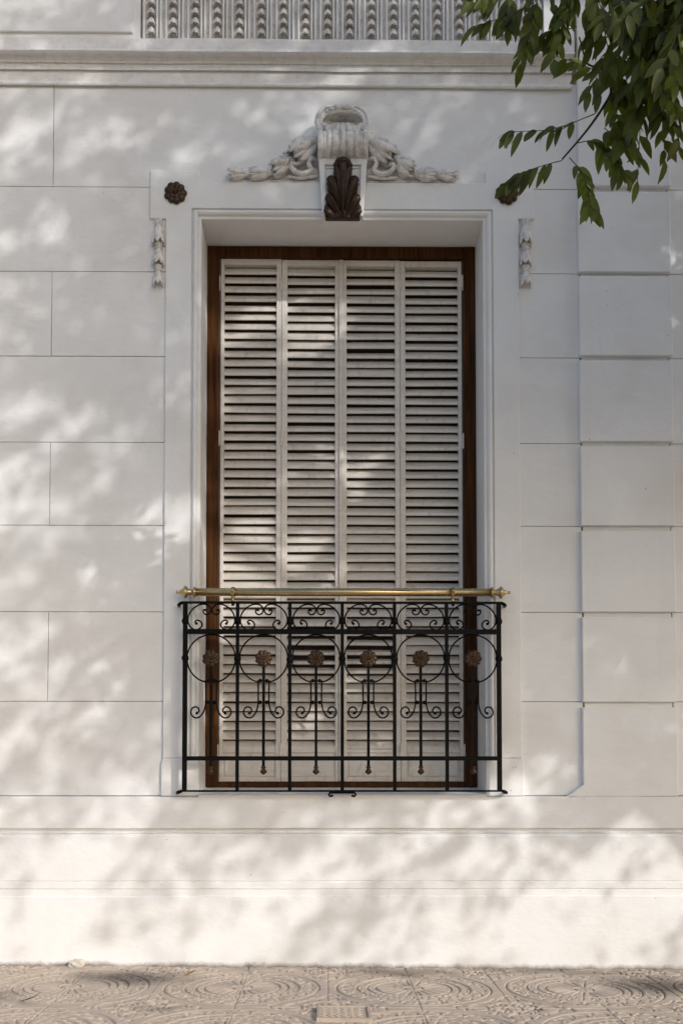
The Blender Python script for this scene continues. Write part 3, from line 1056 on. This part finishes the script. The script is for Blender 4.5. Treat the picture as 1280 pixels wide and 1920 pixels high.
b = MB()
RZB = 1.7335
b.lathe([(0,-.680),(.0186,-.680),(.0186,.686),(0,.686)], 'x', (0, Y, RZB), 32)
hr = rpart(b, 'brass_handrail', 'brass')
fin = [(.0186,0),(.0235,.002),(.0255,.006),(.0235,.010),(.016,.013),(.0125,.018),(.012,.023),(.0165,.028),(.0150,.032),(.019,.037),(.027,.042),(.0295,.047),(.027,.052),(.018,.057),(.014,.063),(.010,.070),(.0055,.075),(.0045,.078),(.0075,.082),(.0085,.086),(.0060,.091),(0,.093)]
for s, xe in ((-1, -.680), (1, .686)):
    fb = MB(); fb.lathe([(r, s*h) for r, h in fin], 'x', (xe, Y, RZB), 24); fb.build('finial', 'brass', hr)
for x in (-.508, .510):
    fb = MB()
    fb.lathe([(.0188,-.009),(.0225,-.0085),(.0235,-.004),(.0225,0),(.0235,.004),(.0225,.0085),(.0188,.009)], 'x', (x, Y, RZB), 24)
    fb.lathe([(.0090,-.018),(.0100,-.024),(.0060,-.029),(.0050,-.033),(.0085,-.038),(.0060,-.043),(.0045,-.049)], 'z', (x, Y, RZB), 14)
    fb.ball((x, Y - .0215, RZB + .004), .0085, 10, 8)
    cl = fb.build('clamp', 'brass', hr)
    nb = MB(); nb.box(x - .0065, x + .0065, Y - .0065, Y + .0065, 1.670, 1.6795); nb.build('clamp_nut', 'iron', cl)

# ================================================================== SMALL THINGS ON THE PAVEMENT
def gz(x):
    return -x * math.sin(TILT)
b = MB()                                    # square inspection cover
b.cbox(-.115, .089, -.105, .105, -.004, .02, .002)
cov_me = b.mesh('inspection_cover')
cover = link('inspection_cover', cov_me, 'cover', None, (0, -.962, .0035), (R(-90), 0, 0))
cover.rotation_euler = (R(-90), TILT, 0)
tag(cover, 'small square cement inspection cover with raised bars, set in the tiles', 'cover')
fb = MB()
for x0, x1, z0, z1 in ((-.115,.089,.090,.105),(-.115,.089,-.105,-.090),(-.115,-.100,-.0895,.0895),(.074,.089,-.0895,.0895)):
    fb.cbox(x0 + .0005, x1 - .0005, z0 + .0005, z1 - .0005, -.010, .0, .002)
fb.build('rim', 'cover', cover)
for i in range(7):
    for j in range(9):
        x = -.090 + i*.0262 + (j % 2)*.008
        z = -.080 + j*.0195
        if x > .066: continue
        bb = MB(); bb.cbox(x - .009, x + .009, z - .0035, z + .0035, -.008, .0, .002)
        bb.build('raised_bar', 'cover', cover)

def leaf_geo(L, W, fold=.25, bend=.18, n=6):
    """leaflet from origin along +x, folded on its midrib and drooping"""
    vs, fs = [], []
    for i in range(n + 1):
        t = i / n
        w = W * .5 * (math.sin(math.pi * min(1, t ** .9)) ** .62) * (1.04 - .16*t) if 0 < t < 1 else 0.0008
        x, z = L * t, -bend * L * t * t
        vs += [(x, -w, z + fold * w), (x, 0, z), (x, w, z + fold * w)]
    for i in range(n):
        a = i * 3
        fs += [(a, a+3, a+4, a+1), (a+1, a+4, a+5, a+2)]
    return vs, fs

def scrap(name, L, W, x, y, rz, mat, label, cat, curl=.5):
    b = MB(); vs, fs = leaf_geo(L, W, curl, -.35)
    b.add(vs, fs, True)
    o = b.build(name, mat, None, (x, y, gz(x) + .006), False)
    o.rotation_euler = (.1, -.05, rz)
    tag(o, label, cat)
scrap('fallen_leaf', .045, .020, -.690, -.262, .4, 'drygold', 'curled yellow fallen leaf on the tiles near the wall', 'leaf', .7)
scrap('fallen_leaf', .10, .022, -1.27, -.800, -.15, 'bark', 'long dark dry leaf lying on the tiles at the far left', 'leaf', .3)
scrap('paper_scrap', .040, .018, .215, -.470, .2, 'drypale', 'small pale scrap lying on the third tile ring', 'litter', .3)
scrap('paper_scrap', .026, .014, -.40, -.225, .9, 'drypale', 'tiny pale scrap above the second tile ring', 'litter', .3)
b = MB()                                    # lump of broken plaster against the wall
bm = bmesh.new()
bmesh.ops.create_icosphere(bm, subdivisions=3, radius=1)
for v in bm.verts:
    n_ = noise.noise(v.co * 1.7) * .45 + noise.noise(v.co * 4.1) * .2
    v.co *= (1 + n_)
    v.co.x *= .040; v.co.y *= .016; v.co.z *= .022
me = bpy.data.meshes.new('plaster_lump'); bm.to_mesh(me); bm.free()
lump = link('plaster_lump', me, 'drypale', None, (-1.215, -.060, .022))
tag(lump, 'broken lump of plaster lying at the foot of the wall', 'rubble')

# ================================================================== STREET TREE
tree = empty('street_tree', (5.6, -4.0, gz(5.6)))
tag(tree, 'leafy street tree whose drooping branch hangs into the top right corner', 'tree')
toff = -tree.location
def tpart(mb, name, mat, smooth=True):
    o = mb.build(name, mat, tree); o.location = toff; return o
b = MB()
p = catmull([(5.6,-4.0,-.15),(5.62,-4.02,.3),(5.56,-4.0,1.2),(5.5,-3.98,2.0),(5.4,-4.0,2.8),(5.1,-4.05,3.8),(4.7,-4.1,5.2),(4.5,-4.15,6.8)], 6)
n = len(p)
b.tube(p, [.21 - .17*(i/(n-1))**.8 + (.07 if i < 3 else 0)*(3-i)/3 for i in range(n)], 14)
tpart(b, 'trunk', 'bark')
b = MB()
LIMBS = [[(5.45,-4.0,2.4),(4.4,-3.75,3.2),(2.9,-3.4,3.55),(1.75,-3.0,3.35),(1.15,-2.75,3.10),(.887,-2.60,2.841)],
         [(5.3,-4.0,3.0),(4.2,-4.1,4.0),(2.9,-4.1,4.9),(1.7,-3.9,5.5)],
         [(2.6,-3.3,3.55),(2.4,-2.6,3.75),(2.2,-1.9,3.8),(2.1,-1.5,3.6)],  # added to carry the unseen bough that shades the right-hand wall
         [(5.4,-4.0,2.9),(6.0,-4.4,4.2),(6.7,-4.7,5.2)],
         [(4.9,-4.05,4.4),(4.1,-3.5,5.4),(3.1,-3.0,6.3)],
         [(4.7,-4.1,5.2),(5.4,-3.8,6.3),(5.8,-3.6,7.2)],
         [(4.7,-4.1,5.4),(3.6,-4.5,6.6),(2.6,-4.9,7.4)]]
for l in LIMBS:
    b = MB()
    q = catmull(l, 6); m_ = len(q)
    b.tube(q, [.065 - .050*i/(m_-1) for i in range(m_)], 8)
    tpart(b, 'limb', 'bark')
SPRAYS = [
    [(0.717,-1.850,2.866),(0.636,-1.825,2.846),(0.575,-1.800,2.846),(0.496,-1.775,2.857),(0.460,-1.750,2.864)],
    [(0.629,-1.800,2.753),(0.591,-1.775,2.756),(0.546,-1.750,2.754),(0.509,-1.725,2.748),(0.484,-1.700,2.741)],
    [(0.647,-1.820,2.749),(0.674,-1.840,2.698),(0.690,-1.860,2.635),(0.693,-1.880,2.575),(0.693,-1.900,2.544)],
    [(0.662,-1.850,2.776),(0.705,-1.875,2.766),(0.736,-1.900,2.714),(0.762,-1.925,2.661),(0.776,-1.950,2.621)],
    [(0.736,-1.880,2.803),(0.749,-1.920,2.759),(0.764,-1.960,2.715),(0.774,-2.000,2.669)],
    [(0.817,-1.950,2.844),(0.849,-1.983,2.793),(0.875,-2.017,2.745),(0.883,-2.050,2.703)],
    [(0.738,-1.900,2.949),(0.708,-1.850,3.003),(0.671,-1.800,3.057),(0.632,-1.750,3.109)],
    [(0.652,-1.900,3.095),(0.596,-1.867,3.099),(0.548,-1.833,3.102),(0.522,-1.800,3.098)],
    [(0.527,-1.900,3.166),(0.473,-1.850,3.171),(0.417,-1.800,3.183),(0.379,-1.750,3.207)],
    [(0.440,-1.900,3.206),(0.401,-1.850,3.220),(0.369,-1.800,3.241)],
    [(0.532,-1.950,3.152),(0.519,-1.933,3.109),(0.510,-1.917,3.066),(0.502,-1.900,3.021)],
    [(0.621,-1.900,3.175),(0.612,-1.883,3.131),(0.596,-1.867,3.099),(0.589,-1.850,3.074)],
    [(0.658,-2.000,3.107),(0.669,-1.983,3.065),(0.681,-1.967,3.033),(0.677,-1.950,3.011)],
    [(0.668,-2.100,3.000),(0.704,-2.100,2.963),(0.733,-2.100,2.936),(0.747,-2.100,2.903)],
    [(0.894,-2.100,2.964),(0.858,-2.033,2.998),(0.826,-1.967,3.022),(0.808,-1.900,3.051)],
    [(0.929,-2.000,2.961),(0.870,-1.950,2.980),(0.807,-1.900,2.995),(0.767,-1.850,3.005)],
    [(0.893,-2.100,2.829),(0.826,-2.033,2.860),(0.779,-1.967,2.877),(0.759,-1.900,2.887)],
    [(0.882,-2.000,2.868),(0.829,-2.000,2.824),(0.794,-2.000,2.777),(0.778,-2.000,2.728)],
    [(0.820,-2.100,2.844),(0.828,-2.117,2.776),(0.851,-2.133,2.717),(0.862,-2.150,2.680)],
    [(0.791,-1.900,2.935),(0.770,-1.917,2.868),(0.758,-1.933,2.809),(0.764,-1.950,2.759)],
    [(0.910,-2.100,3.025),(0.848,-2.067,3.037),(0.791,-2.033,3.041),(0.756,-2.000,3.045)],
    [(0.787,-2.000,3.108),(0.748,-1.950,3.109),(0.714,-1.900,3.103),(0.692,-1.850,3.096)],
    [(0.883,-2.150,2.898),(0.858,-2.150,2.846),(0.860,-2.150,2.795),(0.871,-2.150,2.751)],
    [(0.824,-1.950,2.996),(0.807,-1.900,2.991),(0.778,-1.850,2.994),(0.743,-1.800,3.006)],
    [(0.800,-2.050,2.970),(0.816,-2.050,2.917),(0.809,-2.050,2.863),(0.794,-2.050,2.818)],
    [(0.481,-1.850,3.237),(0.454,-1.850,3.179),(0.457,-1.850,3.130)],
]
TWIGS = [
    [(0.887,-2.600,2.841),(0.879,-2.300,2.914),(0.835,-2.100,2.934),(0.759,-1.920,2.924),(0.748,-1.900,2.888),(0.712,-1.870,2.837),(0.679,-1.830,2.805),(0.629,-1.800,2.756)],
    [(0.879,-2.300,2.914),(0.824,-2.050,3.108),(0.702,-1.950,3.169),(0.527,-1.900,3.207)],
    [(0.879,-2.300,2.914),(0.891,-2.150,2.898),(0.849,-2.100,2.844),(0.815,-1.970,2.825)],
    [(0.835,-2.100,2.934),(0.793,-2.000,2.991),(0.692,-1.920,2.961),(0.659,-1.900,3.063)],
]
for k, tw in enumerate(TWIGS):
    b = MB()
    q = catmull(tw, 5); m_ = len(q)
    b.tube(q, [(.0055 if k == 0 else .004) * (1 - .75*i/(m_-1)) + .0012 for i in range(m_)], 6)
    tpart(b, 'twig', 'bark')

leaf_me = []
for k in range(5):
    bb = MB()
    vs, fs = leaf_geo(.058 + .007*(k % 3), .0235 + .003*(k % 2), [.25, .45, .1, .35, .6][k], [.10, .25, .35, -.08, .2][k])
    bb.add(vs, fs, True)
    leaf_me.append(bb.mesh('leaf', False))
rl = random.Random(5)
def basis(d, nrm):
    x = Vector(d).normalized()
    z = Vector(nrm); z = (z - x * z.dot(x)).normalized()
    y = z.cross(x)
    return Matrix((x, y, z)).transposed()
far = MB()
for si, sp in enumerate(SPRAYS):
    path = catmull(sp, 8); n = len(path)
    b = MB(); b.tube(path, [.0016 - .0008*i/(n-1) for i in range(n)], 5)
    spray = tpart(b, 'leaf_spray', 'leaf')
    L = sum((path[i+1]-path[i]).length for i in range(n-1))
    pairs = 8 if si < 4 else 5
    spots = []
    for k in range(pairs):
        t = .16 + .80*k/pairs
        spots += [(t, 1), (t + .03, -1)]
    spots.append((1.0, 0))
    for t, s in spots:
        f = t*(n-1); i = min(int(f), n-2)
        pos = path[i].lerp(path[i+1], f - i)
        tg = (path[i+1]-path[i]).normalized()
        side = tg.cross(Vector((0, -1, .35))).normalized()
        d = tg*.55 + side*s*.55 + Vector((0, 0, -.62)) + Vector((rl.uniform(-.2,.2), rl.uniform(-.35,.35), rl.uniform(-.15,.15)))
        if s == 0:
            d = tg + Vector((0, 0, -.35))
        nrm = Vector((rl.uniform(-.5,.5), -.9 + rl.uniform(-.3,.4), .35 + rl.uniform(-.4,.4)))
        m4 = basis(d, nrm).to_4x4()
        sc = rl.uniform(.80, 1.12) * (1 if s else .9)
        m4 = Matrix.Translation(pos) @ m4 @ Matrix.Scale(sc, 4)
        if si < 23:
            o = link('leaf', rl.choice(leaf_me), 'leaf', spray)
            o.matrix_local = m4
        else:
            vs_, fs_ = leaf_geo(.06, .0245)
            far.add([m4 @ Vector(v) for v in vs_], fs_, True)

# more feathery rows of leaflets filling the clump behind
anch = [((.62,-1.98,3.18),(.92,-2.2,3.12)), ((.74,-2.0,3.02),(.95,-2.25,2.98)), ((.72,-1.98,2.93),(.92,-2.2,2.86)), ((.52,-1.95,3.20),(.75,-2.05,3.20)), ((.76,-2.0,3.00),(.90,-2.15,3.08))]
for k in range(34):
    a_, b_ = anch[k % 5]
    p0 = Vector(a_).lerp(Vector(b_), rl.random())
    dr = Vector((rl.uniform(-.55, .6), rl.uniform(-.3, .5), rl.uniform(-.6, .3))).normalized()
    Ls_ = rl.uniform(.17, .25)
    pts = [p0 + dr*Ls_*t + Vector((0, 0, -.10*t*t*Ls_/.2)) for t in (0, .25, .5, .75, 1)]
    path = catmull(pts, 4); n = len(path)
    far.tube(path, .0011, 4)
    for m in range(13):
        t = .12 + .88*m/12; sd = 0 if m == 12 else (1 if m % 2 else -1)
        f = t*(n-1); i = min(int(f), n-2)
        pos = path[i].lerp(path[i+1], f - i)
        tg = (path[i+1]-path[i]).normalized()
        side = tg.cross(Vector((0, -1, .35))).normalized()
        d = tg*.55 + side*sd*.6 + Vector((0, 0, -.5)) + Vector((rl.uniform(-.2,.2), rl.uniform(-.35,.35), rl.uniform(-.15,.15)))
        nrm = Vector((rl.uniform(-.6,.6), -.8 + rl.uniform(-.4,.5), .4 + rl.uniform(-.4,.5)))
        m4 = Matrix.Translation(pos) @ basis(d, nrm).to_4x4() @ Matrix.Scale(rl.uniform(.8, 1.15), 4)
        vs_, fs_ = leaf_geo(.06, .0245, rl.uniform(.1, .6), rl.uniform(-.05, .35), 4)
        far.add([m4 @ Vector(v) for v in vs_], fs_, True)
o = far.build('upper_foliage', 'leaf', tree, toff, False); o['kind'] = 'stuff'

def leaf_cloud(pos, d, nrm, L, W):
    """many leaflets at once: arrays of positions, directions, normals"""
    d = d/np.linalg.norm(d, axis=1, keepdims=True)
    nrm = nrm - d*np.sum(d*nrm, 1, keepdims=True)
    nrm /= np.linalg.norm(nrm, axis=1, keepdims=True) + 1e-9
    y = np.cross(nrm, d)
    L = L[:, None]; W = W[:, None]
    P = [pos, pos + d*L*.33 - y*W*.5 + nrm*W*.12, pos + d*L*.36 - nrm*L*.02, pos + d*L*.33 + y*W*.5 + nrm*W*.12,
         pos + d*L*.72 - y*W*.36 + nrm*W*.05, pos + d*L*.72 - nrm*L*.07, pos + d*L*.72 + y*W*.36 + nrm*W*.05, pos + d*L - nrm*L*.13]
    V = np.stack(P, 1).reshape(-1, 3)
    F3 = np.array([(0,1,2),(0,2,3),(1,4,5),(1,5,2),(2,5,6),(2,6,3),(4,7,5),(5,7,6)])
    N = len(pos)
    F = (F3[None] + 8*np.arange(N)[:, None, None]).reshape(-1, 3)
    me = bpy.data.meshes.new('foliage')
    me.vertices.add(len(V)); me.vertices.foreach_set('co', V.ravel())
    me.loops.add(F.size); me.loops.foreach_set('vertex_index', F.ravel().astype(np.int32))
    me.polygons.add(len(F)); me.polygons.foreach_set('loop_start', (np.arange(len(F))*3).astype(np.int32))
    me.polygons.foreach_set('use_smooth', np.ones(len(F), bool))
    me.update(calc_edges=True)
    return me

# denser leaves behind the big sprays in the corner
segs = np.array([[(0.80,-2.10,3.02),(0.95,-2.25,3.00)],[(0.84,-2.15,2.90),(0.92,-2.25,2.86)],[(0.66,-2.0,3.14),(0.90,-2.2,3.10)],[(0.55,-1.95,3.16),(0.70,-2.05,3.20)],[(0.80,-2.05,2.93),(0.88,-2.15,2.95)]])
NF = 380
k = rng.integers(0, len(segs), NF)
tt = rng.random((NF, 1))
pos = segs[k, 0]*(1-tt) + segs[k, 1]*tt + rng.normal(0, .045, (NF, 3))
d = rng.normal(0, .5, (NF, 3)) + np.array([0, 0, -.6])
nr = rng.normal(0, .5, (NF, 3)) + np.array([0, -.7, .5])
me = leaf_cloud(pos, d, nr, rng.uniform(.05, .07, NF), rng.uniform(.02, .028, NF))
o = link('corner_foliage', me, 'leaf', tree, toff); o['kind'] = 'stuff'

# crown: clumps of compound leaves; gaps are carved into it to place the sun dapples
GAPS = [  # (wall x, wall z, half length, half width, openness) of gaps cut for sunlit patches, along the sun's direction
    (-1.461,4.006,0.200,0.075,0.75),
    (-1.185,3.929,0.225,0.080,0.75),
    (-0.984,3.955,0.150,0.065,0.65),
    (-0.783,3.827,0.175,0.060,0.60),
    (-1.536,3.827,0.150,0.062,0.60),
    (-1.310,3.462,0.065,0.030,0.80),
    (-0.532,4.069,0.150,0.050,0.50),
    (0.798,4.108,0.125,0.055,0.70),
    (0.899,3.802,0.100,0.050,0.40),
    (0.146,4.261,0.150,0.045,0.40),
    (0.597,4.286,0.150,0.050,0.50),
    (-1.486,2.629,0.188,0.080,0.80),
    (-1.235,2.578,0.175,0.070,0.80),
    (-1.109,2.437,0.150,0.055,0.75),
    (-1.461,2.399,0.200,0.060,0.80),
    (-1.536,2.170,0.150,0.075,0.80),
    (-1.323,2.157,0.100,0.055,0.85),
    (-1.135,2.297,0.100,0.050,0.70),
    (-1.310,2.017,0.225,0.055,0.55),
    (-1.009,2.552,0.100,0.045,0.60),
    (-0.783,2.578,0.100,0.040,0.50),
    (-1.536,1.532,0.175,0.088,0.60),
    (-1.360,1.379,0.175,0.055,0.55),
    (-1.135,1.430,0.150,0.055,0.55),
    (-1.109,1.252,0.150,0.055,0.60),
    (-1.511,1.124,0.175,0.070,0.65),
    (-1.260,1.099,0.175,0.065,0.65),
    (-0.984,1.022,0.150,0.050,0.55),
    (-1.360,0.895,0.225,0.060,0.60),
    (0.748,2.807,0.062,0.035,0.80),
    (0.698,2.960,0.060,0.035,0.70),
    (0.861,2.068,0.150,0.045,0.75),
    (0.773,1.838,0.100,0.045,0.60),
    (0.899,1.711,0.075,0.035,0.60),
    (1.074,1.506,0.113,0.037,0.75),
    (1.150,1.532,0.050,0.025,0.80),
    (0.811,1.060,0.055,0.055,0.95),
    (0.974,0.984,0.120,0.050,0.95),
    (0.861,0.907,0.100,0.045,0.90),
    (1.589,3.368,0.100,0.100,0.90),
    (1.564,3.062,0.075,0.055,0.75),
    (1.589,2.807,0.065,0.045,0.70),
    (1.175,2.960,0.065,0.025,0.60),
    (1.350,3.929,0.055,0.037,0.70),
    (1.564,3.929,0.113,0.075,0.70),
    (-0.133,3.387,0.203,0.094,0.99),
    (0.106,3.279,0.236,0.094,0.99),
    (0.026,3.468,0.135,0.065,0.99),
    (0.238,2.604,0.074,0.217,0.99),
    (0.371,2.631,0.169,0.065,0.99),
    (0.026,2.604,0.169,0.072,0.80),
    (0.146,2.144,0.100,0.040,0.85),
    (0.318,2.469,0.101,0.051,0.99),
    (0.610,2.766,0.101,0.051,0.70),
    (-0.266,2.253,0.236,0.109,0.99),
    (-0.027,2.146,0.304,0.109,0.99),
    (-0.319,2.065,0.203,0.109,0.99),
    (0.185,2.065,0.169,0.072,0.99),
    (-0.421,2.121,0.169,0.145,0.99),
    (-0.447,2.523,0.135,0.109,0.70),
    (-0.447,2.845,0.101,0.087,0.60),
    (0.132,1.390,0.236,0.080,0.99),
    (0.238,1.498,0.203,0.065,0.99),
    (0.026,1.255,0.203,0.072,0.80),
    (-0.421,1.370,0.135,0.109,0.70),
    (-0.213,1.876,0.236,0.080,0.99),
    (0.398,1.228,0.169,0.065,0.70),
    (-1.109,0.742,0.275,0.085,0.90),
    (-0.181,0.691,0.113,0.055,0.85),
    (0.472,0.716,0.375,0.100,0.95),
    (0.798,0.792,0.225,0.113,0.95),
    (-0.858,0.818,0.225,0.075,0.75),
    (-1.386,0.742,0.225,0.060,0.60),
    (-1.210,0.461,0.325,0.100,0.95),
    (-0.557,0.461,0.200,0.060,0.60),
    (-0.206,0.461,0.400,0.095,0.90),
    (0.246,0.538,0.300,0.075,0.85),
    (0.597,0.486,0.150,0.088,0.85),
    (1.200,0.486,0.400,0.100,0.90),
    (1.576,0.512,0.250,0.100,0.90),
    (0.798,0.563,0.150,0.050,0.70),
    (-0.858,0.512,0.150,0.055,0.60),
    (-1.486,0.155,0.300,0.175,0.95),
    (-0.507,0.206,0.375,0.188,0.97),
    (-0.206,0.308,0.300,0.100,0.90),
    (0.296,0.027,0.450,0.075,0.90),
    (0.723,0.155,0.425,0.100,0.95),
    (1.200,0.180,0.550,0.188,1.00),
    (1.451,0.308,0.300,0.125,1.00),
    (0.447,0.257,0.125,0.100,0.80),
    (-1.009,0.359,0.225,0.050,0.60),
    (-0.005,0.002,0.400,0.060,0.90),
    (-0.984,0.002,0.300,0.040,0.60),
    (-0.934,2.042,0.238,0.113,0.96),
    (-0.733,2.144,0.150,0.088,0.95),
    (-0.971,1.927,0.275,0.125,0.99),
    (-0.356,3.955,0.300,0.090,0.50),
    (0.397,4.006,0.300,0.090,0.45),
    (-0.005,4.210,0.375,0.075,0.50),
    (-1.109,4.312,0.300,0.075,0.50),
    (0.899,4.439,0.250,0.100,0.40),
    (-0.415,3.274,0.115,0.123,0.99),
    (-0.415,2.899,0.101,0.109,0.85),
    (-0.415,2.309,0.122,0.145,0.99),
    (-0.415,2.121,0.122,0.145,0.99),
    (-0.415,1.934,0.122,0.145,0.99),
    (-0.415,1.773,0.101,0.109,0.99),
    (-0.415,1.397,0.115,0.145,0.99),
]
Ls = np.array(SUN)
NS = 14500
u = rng.normal(0, 1, (NS, 3)); u /= np.linalg.norm(u, axis=1, keepdims=True)
rad = rng.random(NS) ** (1/2.4)
ctr = np.array([4.25, -4.15, 5.2]) + u*rad[:, None]*np.array([3.7, 1.75, 3.6])
# lobed outline and an uneven underside; the side over the pavement is clipped high
lob = np.array([noise.noise(Vector(c)*.9) for c in ctr])
keep = (rad < .84 + .5*lob) & (ctr[:, 2] > 2.3 + .4*lob) & ~((ctr[:, 0] < 1.35) & (ctr[:, 2] < 3.6))
tw = ctr[:, 1] / Ls[1]
wx, wz = ctr[:, 0] - Ls[0]*tw, ctr[:, 2] - Ls[2]*tw
keep &= (np.abs(wx) < 2.3) & (wz > -.4) & (wz < 5.4) | (rng.random(NS) < np.where(ctr[:, 0] > 4.3, .95, .12))      # thinned off the sun's path to admit skylight, kept dense at right to shade
ctr = ctr[keep]
# a low bough out of view, added to block skylight from the right-hand wall
u = rng.normal(0, 1, (1500, 3)); u /= np.linalg.norm(u, axis=1, keepdims=True)
low = np.array([2.35, -1.75, 3.7]) + u*(rng.random(1500)**.4)[:, None]*np.array([.85, .75, 1.15])
low = low[low[:, 0] > 1.62 + .25*np.array([noise.noise(Vector(c)*2) for c in low])]
ctr = np.concatenate([ctr, low])
NL = 9
M_ = len(ctr)
ax = rng.normal(0, 1, (M_, 3)); ax[:, 2] -= .5; ax /= np.linalg.norm(ax, axis=1, keepdims=True)
tpar = np.linspace(0, 1, NL)
pos = (ctr[:, None, :] + ax[:, None, :]*tpar[None, :, None]*.30).reshape(-1, 3)
axr = np.repeat(ax, NL, 0)
N = len(pos)
d = axr*.4 + rng.normal(0, .55, (N, 3)) + np.array([0, 0, -.45])
nr = rng.normal(0, .6, (N, 3)) + np.array([0, 0, .7])
tw = pos[:, 1] / Ls[1]
wx, wz = pos[:, 0] - Ls[0]*tw, pos[:, 2] - Ls[2]*tw
openness = np.zeros(N)
ca, sa = math.cos(R(34)), math.sin(R(34))
for gx, gz_, a, c_, o_ in GAPS:
    ex, ez = wx - gx, wz - gz_
    q = ((ex*ca + ez*sa)/a)**2 + ((-ex*sa + ez*ca)/c_)**2
    openness = np.maximum(openness, (o_*.92 if o_ > .985 else min(o_, .95)*(.80 if gz_ < .62 else .67))*np.clip(1.45 - q*.95, 0, 1))
openness = np.maximum(openness, .30*np.clip((.70 - wz)/.2, 0, 1))
openness = np.maximum(openness, .85*np.clip((.10 - wz)/.25, 0, 1))       # the pavement in front stays mostly sunny
keep = rng.random(N) < (1 - openness)**2.2
pos, d, nr = pos[keep], d[keep], nr[keep]
me = leaf_cloud(pos, d, nr, rng.uniform(.06, .095, len(pos)), rng.uniform(.026, .038, len(pos)))
o = link('crown', me, 'crown', tree, toff); o['kind'] = 'stuff'
b = MB(); b.box(5.15, 6.05, -4.45, -3.55, -.05, .0)
pit = tag(b.build('planting_bed', 'soil'), kind='structure')
pit.location.z = gz(5.6) + .002;
